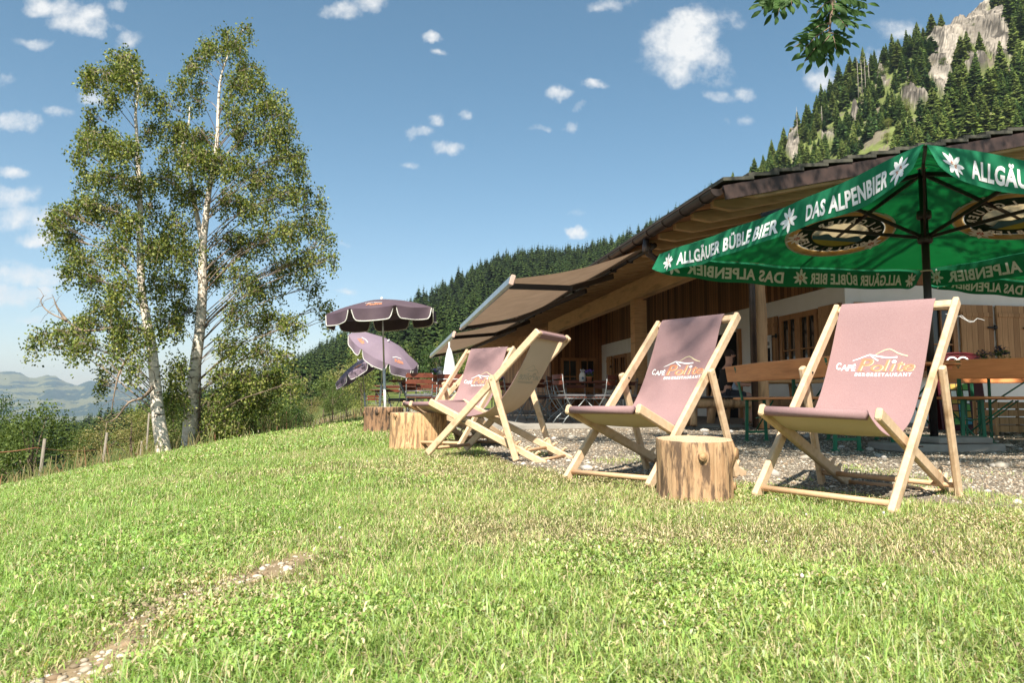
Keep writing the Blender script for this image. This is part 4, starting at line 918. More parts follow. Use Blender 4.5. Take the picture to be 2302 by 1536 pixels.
# ------------------------------------------------------------------ beer-garden furniture
M_benchwood = wood('varnished_pine', (.80, .31, .11), (.68, .24, .08), dark=(.50, .16, .05), st=(1.4, 9, 9), rough=.38, bump=.08)
M_bgreen = mat('green_steel', (.012, .16, .075), (.018, .11, .055), rough=.4, scale=6)
M_slatred = wood('red_brown_slat', (.15, .040, .020), (.11, .028, .015), st=(2, 8, 8), rough=.45, bump=.1)
M_galv = mat('galvanised_steel', (.30, .32, .32), (.22, .24, .24), rough=.45, metal=.6, scale=20)
M_cush = mat('grey_cushion', (.13, .125, .13), (.10, .095, .10), rough=.95, scale=20)
def beer_bench(a, b, back, label, group):
    """a, b: ends of the seat on the ground; back = side (+1/-1) carrying the backrest"""
    a, b = Vector(a), Vector(b); L_ = (b - a).length; d = (b - a) / L_; ang = math.atan2(d.y, d.x)
    root = thing('beer_bench', label, 'bench', (a + b) / 2, ang, group)
    s = MB(); s.box((0, 0, .462), (L_, .245, .026), bev=.008); s.build('seat', M_benchwood, root)
    if back:
        s = MB(); yb = .155 * back; M = Matrix.Rotation(-.16 * back, 3, 'X'); s.box((0, yb + .03 * back, .735), (L_, .024, .19), M, bev=.01); s.build('backrest', M_benchwood, root)
        for q in (-1, 1):
            k = MB(); x = q * (L_ / 2 - .25); k.beam((x, .13 * back, .44), (x, .205 * back, .81), .035, .012, up=(0, 1, 0)); k.tube([(x - .004, .19 * back, .75), (x + .004, .20 * back, .755)], .01, 6); k.build('bracket', M_bgreen, root)
    for q in (-1, 1):
        k = MB(); x = q * (L_ / 2 - .30)
        for yy in (-.10, .10): k.beam((x, yy, .45), (x, yy * 1.15, .01), .035, .014, up=(1, 0, 0)); k.box((x, yy * 1.15, .006), (.06, .045, .012))
        k.beam((x, -.115, .10), (x, .115, .10), .012, .025); k.beam((x, -.10, .44), (x, .10, .44), .03, .01); k.tube([(x, 0, .12), (x - q * .38, 0, .44)], .008, 6); k.beam((x, .0, .25), (x - q * .10, 0, .0 + .26), .01, .012)
        k.build('leg_frame', M_bgreen, root)
    return root
def beer_table(a, b, label, group, w=.5, mt=None):
    a, b = Vector(a), Vector(b); L_ = (b - a).length; d = (b - a) / L_
    root = thing('beer_table', label, 'table', (a + b) / 2, math.atan2(d.y, d.x), group)
    s = MB(); s.box((0, 0, .755), (L_, w, .028), bev=.008); s.box((0, w * .36, .722), (L_ - .12, .05, .035)); s.box((0, -w * .36, .722), (L_ - .12, .05, .035)); s.build('tabletop', mt or M_benchwood, root)
    for q in (-1, 1):
        k = MB(); x = q * (L_ / 2 - .32)
        for yy in (-w * .4, w * .4): k.beam((x, yy, .71), (x, yy, .01), .035, .016, up=(1, 0, 0)); k.box((x, yy, .006), (.07, .05, .012))
        k.beam((x, -w * .4, .12), (x, w * .4, .12), .012, .03); k.tube([(x, -w * .4, .2), (x, w * .4, .62)], .009, 6); k.tube([(x, w * .4, .2), (x, -w * .4, .62)], .009, 6); k.tube([(x, 0, .4), (x - q * .42, 0, .71)], .009, 6); k.build('leg_frame', M_bgreen, root)
    return root
GB = 'long beer benches on the gravel yard'
beer_bench((2.62, 8.35, 0), (2.97, 6.15, 0), -1, 'orange beer bench with backrest standing between the two deck chairs at right', GB)
beer_table((3.25, 8.45, 0), (3.62, 6.25, 0), 'narrow orange beer table beside the long bench behind the right deck chair', 'beer tables on the gravel yard')
beer_bench((3.95, 8.6, 0), (4.3, 6.5, 0), 0, 'backless beer bench behind the table under the green parasol', GB)
beer_bench((4.12, 7.25, 0), (5.9, 6.2, 0), -1, 'beer bench with backrest nearest the right edge of the picture, half in sunlight', GB)
beer_table((4.75, 7.9, 0), (6.4, 6.9, 0), 'beer table behind the bench at the right edge', 'beer tables on the gravel yard')
beer_bench((5.1, 8.6, 0), (6.9, 7.6, 0), 1, 'beer bench furthest back at the right edge, in the shade', GB)

def garden_chair(cushion=True):
    root = bpy.data.objects.new('garden_chair', None); C.objects.link(root); root.empty_display_size = .1
    for s in (-1, 1):
        k = MB(); y = .21 * s
        k.tube([(-.24, y, .84), (-.215, y, .60), (-.18, y, .46), (-.06, y * .98, .27), (.10, y * .96, .12), (.22, y, 0)], .0085, 6)
        k.tube([(.20, y * .93, .44), (.10, y * .93, .33), (-.03, y * .93, .22), (-.17, y * .95, .10), (-.24, y, 0)], .0085, 6); k.build('leg', M_galv, root)
    for z, x in ((.80, -.238), (.70, -.226)):
        k = MB(); k.grid(lambda u, v: Vector((x - .02 * (1 - (2 * u - 1) ** 2) + .012, (u - .5) * .44, z + (v - .5) * .075)), 8, 1); k.grid(lambda u, v: Vector((x - .02 * (1 - (2 * u - 1) ** 2) - .006, (u - .5) * .44, z + (v - .5) * .075)), 8, 1, flip=True)
        n_ = 9; k.add([k.v[i] for i in range(9, 18)] + [k.v[i + 18] for i in range(9, 18)], [(i, i + 1, i + 10, i + 9) for i in range(8)]); k.build('back_slat', M_slatred, root)
    k = MB(); k.tube([(-.20, -.21, .55), (-.20, .21, .55)], .006, 6); k.tube([(.14, -.2, .08), (.14, .2, .08)], .006, 6); k.tube([(-.18, -.2, .09), (-.18, .2, .09)], .006, 6); k.tube([(-.2, -.2, .43), (.2, -.2, .43), (.2, .2, .43), (-.2, .2, .43)], .007, 6); k.build('crossbars', M_galv, root)
    k = MB()
    for i in range(6): k.box((-.17 + i * .072, 0, .447), (.05, .42, .018), bev=.004)
    k.build('seat', M_slatred, root)
    if cushion:
        k = MB(); k.lathe([(.0, -.0), (.19, .0), (.215, .015), (.21, .04), (.17, .052), (0.01, .054)], (0, 0, 0), 4, 0, True, Matrix.Rotation(R(45), 3, 'Z')); 
        k = MB(); k.box((0, 0, .478), (.41, .42, .044), bev=.016); k.build('cushion', M_cush, root)
    return root
GC = 'folding garden chairs with red-brown slats on the terrace'
gc1 = garden_chair(True); gc2 = garden_chair(False)
CH = [  # x px, D, yaw deg (front direction), label, cushion, z
 (1262, 13.4, -12, 'garden chair at the near left end of the middle table, in profile facing right', 1),
 (1348, 13.0, 150, 'garden chair with grey cushion in front of the churn table, back to us', 1),
 (1440, 13.6, 160, 'garden chair behind the right-hand deck chair pair, left of the square post', 1),
 (1300, 15.6, -80, 'garden chair across the churn table, facing the lawn', 0),
 (1215, 15.2, 20, 'garden chair between the side-on deck chair and the middle table', 1),
 (1180, 17.5, -60, 'garden chair in the shade under the second awning', 0),
 (1130, 18.5, 100, 'garden chair far under the awning beside the wood wall', 1),
 (1385, 17.2, -100, 'garden chair in front of the dark double window', 0),
 (1470, 15.5, 175, 'garden chair close to the square timber post', 1),
 (943, 12.1, 96, 'garden chair with its back to us left of the flower pot, tall against the trees', 1),
 (1018, 12.6, 84, 'garden chair right of the churn vase on the left table', 1),
 (902, 15.8, 140, 'garden chair beside the tallest purple parasol pole, seen from behind', 1),
 (886, 19.0, 80, 'garden chair pushed to the rear left table', 0),
 (866, 23.5, 60, 'garden chair in the far left rows, behind the parasol poles', 0),
 (840, 27.5, 95, 'outermost garden chair at the far left end of the terrace', 0),
 (857, 30.0, 10, 'garden chair in profile at the far left end of the terrace', 0),
 (930, 21, -75, 'garden chair across the far left table, facing us', 0),
 (980, 22, -100, 'garden chair behind the far table in the sun', 0),
 (1045, 19, -60, 'garden chair in the row behind the mauve chair with print', 0),
 (1090, 21, 95, 'garden chair furthest right in the rear sunny rows', 0),
 (1235, 14.9, -30, 'garden chair behind the left end of the churn table, in shade', 1),
 (1282, 12.6, 20, 'garden chair nearest the terrace kerb, angled towards the churn table', 1),
 (1405, 14.6, 175, 'garden chair at the right-hand end of the churn table, facing it', 1),
 (1352, 15.9, -110, 'garden chair behind the flower pot, facing the kerb', 1),
 (1500, 14.2, 185, 'garden chair behind the right-hand mauve chair back, in shade', 1),
 (1160, 15.0, 0, 'garden chair seen under the seat of the side-on deck chair', 1),
 (1195, 13.6, 60, 'garden chair nearest the kerb left of the churn table', 1),
 (1250, 17.8, -90, 'garden chair against the wood-clad wall under the awning', 0),
 (1440, 17.8, -70, 'garden chair beside the shuttered window in deep shade', 0),
 (1000, 15.0, -95, 'garden chair across the left churn table, facing us', 1),
 (960, 15.2, -80, 'garden chair behind the flowers on the left table', 1)]
first = {1: gc1, 0: gc2}; usedc = set()
for px, D, yw, lab, cu in CH:
    o = first[cu] if cu not in usedc else copy_tree(first[cu]); usedc.add(cu)
    x = kx(px) * D; inside = x > -2.2 - (D - 15.5) * .209 if D > 15.5 else D > 11.6 + .17 * x
    o.location = (x, D, .05 if inside else T(x, D)); o.rotation_euler = (0, 0, R(yw)); tag(o, lab, 'chair', GC)
def slat_table(px, D, L_, w, yaw, label):
    x = kx(px) * D; root = thing('garden_table', label, 'table', (x, D, .05 if D > 11.6 else T(x, D)), R(yaw), 'folding garden tables on the terrace')
    k = MB(); n = max(4, int(w / .09))
    for i in range(n): k.box((0, (i - (n - 1) / 2) * w / n, .742), (L_, w / n - .012, .022), bev=.005)
    k.box((L_ / 2 - .06, 0, .725), (.03, w - .05, .02)); k.box((-L_ / 2 + .06, 0, .725), (.03, w - .05, .02)); k.build('tabletop', M_slatred, root)
    for q in (-1, 1):
        k = MB()
        for s in (-1, 1): k.tube([(q * L_ * .40, s * w * .4, .72), (q * L_ * .33, s * w * .25, .45), (q * L_ * .30, -s * w * .05, .30), (q * L_ * .36, -s * w * .4, 0)], .010, 6)
        k.tube([(q * L_ * .34, -w * .3, .12), (q * L_ * .34, w * .3, .12)], .007, 6); k.build('leg_frame', M_galv, root)
    return root
slat_table(1325, 14.2, 1.75, .7, 4, 'garden table carrying the churn vase and purple flowers, middle of the terrace')
slat_table(1180, 16.4, 1.6, .7, 6, 'shaded garden table behind the side-on deck chair')
slat_table(985, 13.1, 1.7, .7, 5, 'garden table on the left carrying the white churn against the trees')
slat_table(930, 17.5, 1.8, .7, 2, 'garden table behind the tallest parasol pole')
slat_table(905, 23.5, 2.0, .7, 0, 'garden table in the rear left rows')
slat_table(1010, 20.5, 1.8, .7, 0, 'garden table with small colourful things, rear sunny row')
slat_table(1445, 16.0, 1.5, .7, 0, 'garden table in the shade near the square post')

def churn(px, D, z, label):
    x = kx(px) * D; root = thing('churn_vase', label, 'vase', (x, D, z)); b = MB()
    b.lathe([(.055, 0), (.062, .01), (.064, .12), (.060, .14), (.046, .165), (.046, .175), (.052, .18), (.044, .178), (.040, .12)], (0, 0, 0), 20); b.build('vessel', mat('stoneware', (.58, .56, .50), (.50, .48, .42), rough=.5), root)
    e = MB()
    for i in range(9):
        a = i * .7; e.tube([(0, 0, .12), (.03 * math.cos(a), .03 * math.sin(a), .2), (.045 * math.cos(a), .045 * math.sin(a), .235 + .015 * math.sin(i * 3))], [.003, .003, .006], 5)
    e.build('cutlery', M_alu, root)
    t = MB(); t.add([(.022 * math.cos(a), -.0655, .07 + .028 * math.sin(a)) for a in [i * .785 for i in range(8)]], [tuple(range(8))]); t.build('emblem', mat('emblem_blue', (.05, .11, .17), rough=.6), root)
    return root
def flowers(px, D, z, label, col, seed, s=1.0, pot=(.55, .20, .10)):
    x = kx(px) * D; root = thing('flower_pot', label, 'flower pot', (x, D, z), 0, 'small potted flowers on the tables'); b = MB()
    b.lathe([(.042 * s, 0), (.055 * s, .085 * s), (.060 * s, .087 * s), (.060 * s, .10 * s), (.052 * s, .10 * s), (.05 * s, .085 * s)], (0, 0, 0), 18); b.build('pot', mat('terracotta' if pot[0] > .5 else 'grey_pot', pot, rough=.8), root)
    r = random.Random(seed); g = MB(); f = MB()
    for i in range(130):
        a = r.uniform(0, 6.28); rr_ = r.uniform(0, .085) * s; zz = (.10 + r.uniform(0, .09)) * s; c = Vector((rr_ * math.cos(a), rr_ * math.sin(a), zz)); d = Vector((r.gauss(0, 1), r.gauss(0, 1), r.gauss(0, 1))).normalized() * .016 * s; e = d.orthogonal().normalized() * .008 * s
        g.add([c - d, c + e, c + d, c - e], [(0, 1, 2, 3)])
    for i in range(90):
        a = r.uniform(0, 6.28); rr_ = r.uniform(0, .10) * s; zz = (.16 + r.uniform(0, .085) - rr_ * .3) * s; c = Vector((rr_ * math.cos(a), rr_ * math.sin(a), zz)); M = frame((r.gauss(0, .6), r.gauss(0, .6), 1)); q = .012 * s
        f.add([c + M @ Vector((q * math.cos(k * 1.047), q * math.sin(k * 1.047), 0)) for k in range(6)], [tuple(range(6))])
    g.build('leaves', mat('pot_leaf', (.07, .14, .03), rough=.7), root); f.build('blossoms', mat('petals_%s' % ('violet' if col[2] > .3 else 'white'), col, tuple(c * .7 for c in col), rough=.7), root)
churn(1310, 14.1, .805, 'white churn vase of cutlery beside purple flowers on the middle table'); flowers(1325, 14.05, .805, 'terracotta pot of violet flowers on the middle table', (.20, .12, .50), 4)
churn(988, 13.0, .805, 'white churn vase of cutlery on the left table, against the dark trees'); flowers(977, 12.95, .805, 'terracotta pot of violet flowers left of the churn on the left table', (.20, .12, .50), 5, .9)
flowers(1252, 15.9, .80, 'small pot of pale flowers in front of the wood-clad wall', (.6, .6, .55), 6, .8)
flowers(1128, 16.3, .80, 'small pot of pale flowers on the shaded table', (.55, .5, .5), 7, .8)
flowers(2255, 7.6, .77, 'grey pot of dark trailing flowers on the table at the right edge', (.10, .08, .12), 8, 1.0, (.28, .34, .38))
flowers(2214, 7.9, .77, 'pot of thin brown grasses on the table at the right edge', (.20, .12, .08), 9, .9, (.10, .09, .09))
# rustic log table and log benches in front of the door
def log_bench(px, D, L_, yaw, label):
    x = kx(px) * D; root = thing('log_bench', label, 'bench', (x, D, .05), R(yaw), 'rustic log benches by the doorway')
    k = MB(); k.tube([(-L_ / 2, 0, .36), (-L_ / 4, .01, .355), (0, 0, .36), (L_ / 2, 0, .355)], .085, 12); k.build('seat_log', M_log, root); k = MB(); k.box((0, 0, .452), (L_ * .96, .26, .025), bev=.008); k.build('seat_pad', M_cush, root)
    for q in (-1, 1):
        for s in (-1, 1): k = MB(); k.tube([(q * L_ * .33, s * .03, .32), (q * L_ * .38, s * .16, 0)], [.05, .06], 10); k.build('leg', M_log, root)
log_bench(1625, 11.9, 1.5, 8, 'log bench the seated man is on, left of the log post')
log_bench(1775, 13.2, 1.5, 5, 'log bench right of the log post, in front of the shuttered window')
def log_table():
    D = 12.6; x = kx(1712) * D; root = thing('log_table', 'heavy rustic plank table behind the log post', 'table', (x, D, .05), R(8))
    k = MB()
    for i in range(4): k.box((0, (i - 1.5) * .2, .72), (2.1, .19, .06), bev=.012)
    k.build('tabletop', M_beam, root)
    for q in (-1, 1):
        for s in (-1, 1): k = MB(); k.tube([(q * .7, s * .25, .70), (q * .8, s * .3, 0)], [.06, .07], 10); k.build('leg', M_log, root)
log_table()
# menu board on the shutter
def menu_board():
    p = BL(ev(15.55, XW)); root = thing('menu_board', 'black menu board in a pale frame hung on the open shutter behind the log post', 'menu board', BMX @ Vector((-.115, p.y, 1.42)) + ev(13, XW)); root.rotation_euler = BMX.to_euler()
    k = MB(); k.box((0, 0, 0), (.02, .46, .80)); k.build('frame', M_white, root)
    k = MB(); k.box((-.013, 0, -.12), (.008, .38, .50)); k.build('slate', mat('slate', (.015, .015, .015), rough=.8), root)
    k = MB(); mp = lambda x, y: Vector((-.0135, -x, y)); mq = lambda x, y: Vector((-.019, -x, y))
    put_text(k, 'ALLGÄUER', -.18, .19, mp, 0, size=.1, off=.003, fit=.36); k.add([mp(.035 * math.cos(i * .785), .315 + .035 * math.sin(i * .785)) for i in range(8)], [tuple(range(8))], 0)
    r = random.Random(5)
    for j in range(6):
        yy = .06 - j * .075; stroke(k, [(-.15 + i * .012, yy + r.uniform(-.008, .008)) for i in range(r.randint(12, 24))], .005, mq, 1)
    k.build('lettering', [M_black, mat('chalk', (.35, .35, .35), rough=.9)], root)
menu_board()
# ice-cream A-board
def a_board():
    x, y = kx(2150) * 10.9, 10.9; root = thing('a_board', 'dark red ice-cream board with a heart emblem behind the benches at right', 'sign', (x, y, 0), R(-8))
    red = mat('board_red', (.085, .008, .012), (.06, .006, .010), rough=.4)
    for s in (-1, 1):
        k = MB(); M = Matrix.Rotation(s * .16, 3, 'X'); k.box((0, s * .16, .56), (.62, .03, 1.12), M, bev=.012); k.build('panel', red, root)
    k = MB(); k.tube([(.31 * math.sin(a), -.07, 1.08 + .06 * math.cos(a)) for a in [-1.57 + i * .314 for i in range(11)]], .018, 8); k.build('top_rim', red, root)
    k = MB(); sl = lambda x_, z_: Vector((x_, -.16 - .028 + (z_ - .56) * .161, z_))
    def heart(r, w): 
        pts = []
        for i in range(41):
            t = i * 2 * math.pi / 40; pts.append((r * 16 * math.sin(t) ** 3 / 16, .97 + r * (13 * math.cos(t) - 5 * math.cos(2 * t) - 2 * math.cos(3 * t) - math.cos(4 * t)) / 16))
        stroke(k, pts, w, sl, 0)
    heart(.15, .022); heart(.085, .018)
    k.add([sl(-.24, .08), sl(.1, .08), sl(.1, .72), sl(-.24, .72)], [(0, 1, 2, 3)], 5)
    sl2 = lambda a, b: sl(a, b) + Vector((0, -.003, 0)); r = random.Random(2)
    for i in range(4):
        for j in range(6):
            a, b = -.23 + i * .082, .10 + j * .10; k.add([sl2(a, b), sl2(a + .07, b), sl2(a + .07, b + .085), sl2(a, b + .085)], [(0, 1, 2, 3)], r.choice([0, 1, 2, 3, 4])) 
    k.build('poster', [M_pw, M_po, mat('poster_green', (.15, .40, .10)), mat('poster_blue', (.10, .35, .50)), M_yel, mat('poster_dark', (.05, .03, .03))], root)
a_board()
# plant crate / pale parasol bag at right
def crate(px, D, lab, z=0):
    x = kx(px) * D; root = thing('slatted_crate', lab, 'crate', (x, D, z)); k = MB()
    for j in range(4): 
        for s in (-1, 1): k.box((0, s * .2, .08 + j * .1), (.55, .015, .08)); k.box((s * .27, 0, .08 + j * .1), (.015, .38, .08))
    k.build('slats', M_shut, root); k = MB()
    for q in (-1, 1):
        for s in (-1, 1): k.box((q * .285, s * .215, .22), (.03, .03, .44))
    k.build('corner_post', M_shut, root)
crate(2262, 9.6, 'slatted wooden crate in the shade behind the right-hand bench')

# ------------------------------------------------------------------ people
def skin_body(name, joints, edges, root, m, label=None, sub=2):
    me = bpy.data.meshes.new(name); ks = list(joints); me.from_pydata([joints[k][0] for k in ks], [(ks.index(a), ks.index(b)) for a, b in edges], [])
    o = bpy.data.objects.new(name, me); C.objects.link(o)
    sk = o.modifiers.new('skin', 'SKIN'); me.skin_vertices.new() if not me.skin_vertices else None
    for i, k in enumerate(ks): r = joints[k][1]; me.skin_vertices[0].data[i].radius = (r, r) if not isinstance(r, tuple) else r
    me.skin_vertices[0].data[0].use_root = True
    s2 = o.modifiers.new('sub', 'SUBSURF'); s2.levels = sub; s2.render_levels = sub
    dg = bpy.context.evaluated_depsgraph_get(); ev_ = o.evaluated_get(dg); mm = bpy.data.meshes.new_from_object(ev_)
    bpy.data.objects.remove(o); mm.materials.clear(); mm.materials.append(m)
    for p in mm.polygons: p.use_smooth = True
    return link(name, mm, root, label)
M_skin = mat('skin', (.50, .27, .19), (.44, .23, .16), rough=.6); M_shirt = mat('dark_shirt', (.022, .018, .017), rough=.9); M_short = mat('dark_shorts', (.04, .04, .05), rough=.9); M_hair = mat('dark_hair', (.035, .02, .014), rough=.8); M_fair = mat('fair_hair', (.30, .19, .10), rough=.8); M_pale = mat('pale_blue_cloth', (.36, .42, .50), rough=.9); M_shoe = mat('sandal', (.18, .15, .12), rough=.8)
def person(loc, rz, s, label, cloth, hair, beard, sit=.46):
    root = thing('person', label, 'person', loc, rz)
    V = lambda x, y, z: (x * s, y * s, z * s)
    J = dict(pelvis=(V(0, 0, sit + .08), (.13 * s, .11 * s)), waist=(V(.02, 0, sit + .25), .115 * s), chest=(V(.06, 0, sit + .43), (.15 * s, .11 * s)), neck=(V(.09, 0, sit + .58), .052 * s), head0=(V(.12, 0, sit + .66), .07 * s), head1=(V(.12, 0, sit + .76), .088 * s), head2=(V(.11, 0, sit + .83), .065 * s))
    E_ = [('pelvis', 'waist'), ('waist', 'chest'), ('chest', 'neck'), ('neck', 'head0'), ('head0', 'head1'), ('head1', 'head2')]
    for sd, q in ((-1, 'r'), (1, 'l')):
        J.update({q + 'sh': (V(.06, .17 * sd, sit + .50), .058 * s), q + 'el': (V(.16, .21 * sd, sit + .24), .042 * s), q + 'wr': (V(.38, .13 * sd, sit + .24), .028 * s), q + 'pa': (V(.44, .11 * sd, sit + .24), (.032 * s, .018 * s)),
                  q + 'hip': (V(.05, .09 * sd, sit + .05), .09 * s), q + 'kn': (V(.46, .12 * sd, sit + .05), .060 * s), q + 'ca': (V(.47, .12 * sd, sit - .15), .048 * s), q + 'an': (V(.43, .12 * sd, .07), .032 * s), q + 'toe': (V(.56, .13 * sd, .03), (.038 * s, .022 * s))})
        E_ += [('chest', q + 'sh'), (q + 'sh', q + 'el'), (q + 'el', q + 'wr'), (q + 'wr', q + 'pa'), ('pelvis', q + 'hip'), (q + 'hip', q + 'kn'), (q + 'kn', q + 'ca'), (q + 'ca', q + 'an'), (q + 'an', q + 'toe')]
        for f_ in range(5):
            yy = .11 * sd + (f_ - 2) * .016; e = .085 - abs(f_ - 1.6) * .008; J[q + 'f%d' % f_] = (V(.44 + e * .55, yy, sit + .235), .0085 * s); J[q + 'g%d' % f_] = (V(.44 + e, yy, sit + .21), .007 * s); E_ += [(q + 'pa', q + 'f%d' % f_), (q + 'f%d' % f_, q + 'g%d' % f_)]
    skin_body('body', J, E_, root, M_skin)
    hc = Vector(V(.12, 0, sit + .755))
    f = MB()      # face: nose, brows, ears, eyes
    f.lathe([(.004, .028), (.010, .018), (.014, 0), (.008, -.012)], hc + Vector((.094 * s, 0, -.005)), 8, 0, True, Matrix.Rotation(R(20), 3, 'Y'))
    for sd in (-1, 1): f.lathe([(.006, -.012), (.012, -.006), (.014, .01), (.006, .022)], hc + Vector((0, .083 * sd * s, -.005)), 8)
    f.build('face_features', M_skin, root)
    f = MB()
    for sd in (-1, 1): f.lathe([(.002, -.006), (.008, 0), (.002, .006)], hc + Vector((.083 * s, .03 * sd * s, .018 * s)), 8); f.box(hc + Vector((.087 * s, .03 * sd * s, .036 * s)), (.006, .028, .006))
    f.box(hc + Vector((.088 * s, 0, -.045 * s)), (.006, .04 * s, .007)); f.build('eyes_and_mouth', M_black, root)
    h = MB(); n, m_ = 20, 8
    def hp(u, v):
        a = 2 * math.pi * u; b = math.pi * .5 * v * 1.15; r = .097 * s; front = max(0, math.cos(a)); lim = b if front < .3 else b * (1 - .42 * front)
        return hc + Vector((math.sin(lim) * math.cos(a) * r * 1.02 - .004, math.sin(lim) * math.sin(a) * r * .94, .008 + math.cos(lim) * r * 1.12))
    h.grid(hp, n, m_); h.build('hair', hair, root)
    if beard: h = MB(); h.grid(lambda u, v: hc + Vector((math.cos((u - .5) * 2.6) * (.083 + .006 * math.sin(v * 3.1)) * s, math.sin((u - .5) * 2.6) * .072 * s, (-.035 - .065 * v) * s)), 12, 4); h.build('beard', hair, root)
    JS = dict(a=(V(0, 0, sit + .10), (.15 * s, .13 * s)), b=(V(.02, 0, sit + .25), .135 * s), c=(V(.055, 0, sit + .43), (.165 * s, .125 * s)), d=(V(.08, 0, sit + .545), .07 * s))
    ES = [('a', 'b'), ('b', 'c'), ('c', 'd')]
    for sd, q in ((-1, 'r'), (1, 'l')): JS[q + '1'] = (V(.06, .17 * sd, sit + .50), .075 * s); JS[q + '2'] = (V(.11, .195 * sd, sit + .36), .062 * s); ES += [('c', q + '1'), (q + '1', q + '2')]
    skin_body('shirt', JS, ES, root, cloth)
    JT = dict(a=(V(0, 0, sit + .08), (.145 * s, .12 * s))); ET = []
    for sd, q in ((-1, 'r'), (1, 'l')): JT[q + '1'] = (V(.06, .095 * sd, sit + .055), .098 * s); JT[q + '2'] = (V(.38, .12 * sd, sit + .055), .078 * s); ET += [('a', q + '1'), (q + '1', q + '2')]
    skin_body('shorts', JT, ET, root, M_short)
    for sd in (-1, 1): k = MB(); k.box(Vector(V(.51, .125 * sd, .012)), (.25 * s, .085 * s, .024), bev=.008); k.box(Vector(V(.53, .125 * sd, .045)), (.03 * s, .09 * s, .05)); k.build('sandal', M_shoe, root)
    return root
D_ = 12.0
person((kx(1628) * D_, D_, .05), R(8), .93, 'bearded man in a dark shirt seated on the log bench, looking right', M_shirt, M_hair, True)
person((kx(1655) * 11.9, 11.95, .30), R(100), .52, 'small child in a pale top held in front of the seated man', M_pale, M_fair, False)

# ------------------------------------------------------------------ grass, stones, gravel (stuff)
def leafmat(name, tr, rough=.6, spec=.25, gain=1.0):
    m = bpy.data.materials.new(name); m.use_nodes = True; t = m.node_tree; t.nodes.clear()
    a = N(t, 'ShaderNodeAttribute', attribute_name='col'); b = N(t, 'ShaderNodeBsdfPrincipled'); b.inputs['Roughness'].default_value = rough; b.inputs['Specular IOR Level'].default_value = spec
    c = MIX(t, 1.0, a.outputs['Color'], (gain, gain, gain), 'MULTIPLY') if gain != 1 else a.outputs['Color']
    tr_ = N(t, 'ShaderNodeBsdfTranslucent'); mx = N(t, 'ShaderNodeMixShader'); mx.inputs[0].default_value = tr; o = N(t, 'ShaderNodeOutputMaterial')
    ct = MIX(t, 1.0, c, (1.25, 1.2, .5), 'MULTIPLY')
    t.links.new(c, b.inputs['Base Color']); t.links.new(ct, tr_.inputs[0]); t.links.new(b.outputs[0], mx.inputs[1]); t.links.new(tr_.outputs[0], mx.inputs[2]); t.links.new(mx.outputs[0], o.inputs[0]); return m
M_grass = leafmat('grass_blades', .38, .55, .3); M_leaf = leafmat('tree_leaves', .32, .6, .25); M_needle = leafmat('conifer_needles', .12, .8, .1)
def sample_ground(n, d0, d1, margin=.78):
    y = np.sqrt(RNG.uniform(0, 1, n * 2) * (d1 ** 2 - d0 ** 2) + d0 ** 2); x = RNG.uniform(-margin, margin, n * 2) * y; k = RNG.uniform(0, 1, n * 2) < 1
    return x[k][:n], y[k][:n]
def lawn_colour(x, y):
    """green where the lawn is lush, straw-coloured where it is worn"""
    dry = .95 * smooth(.48, .64, lnoise(x * .8 + y * .6, y * .8 - x * .6, .8, 61, 5))
    px = PCX + F * x / y; py = PCY - F * np.tan(np.arctan((near_z(x, y) - CAMZ) / y) - PITCH)
    zone = np.exp(-(((px - 1150) / 420) ** 2 + ((py - 1130) / 110) ** 2)) * .75 + np.exp(-(((px - 1900) / 600) ** 2 + ((py - 1230) / 100) ** 2)) * .55 + np.exp(-(((px - 620) / 330) ** 2 + ((py - 1290) / 90) ** 2)) * .4
    zone = zone + .7 * np.exp(-(seg_dist(x, y, PATHW) / .22) ** 2)
    edge = np.exp(-(gravel(x, y) / .35) ** 2) * .5
    return np.clip(dry * .55 + zone * (.5 + .8 * vnoise(x, y, .5, 63)) + edge - .18, 0, 1)
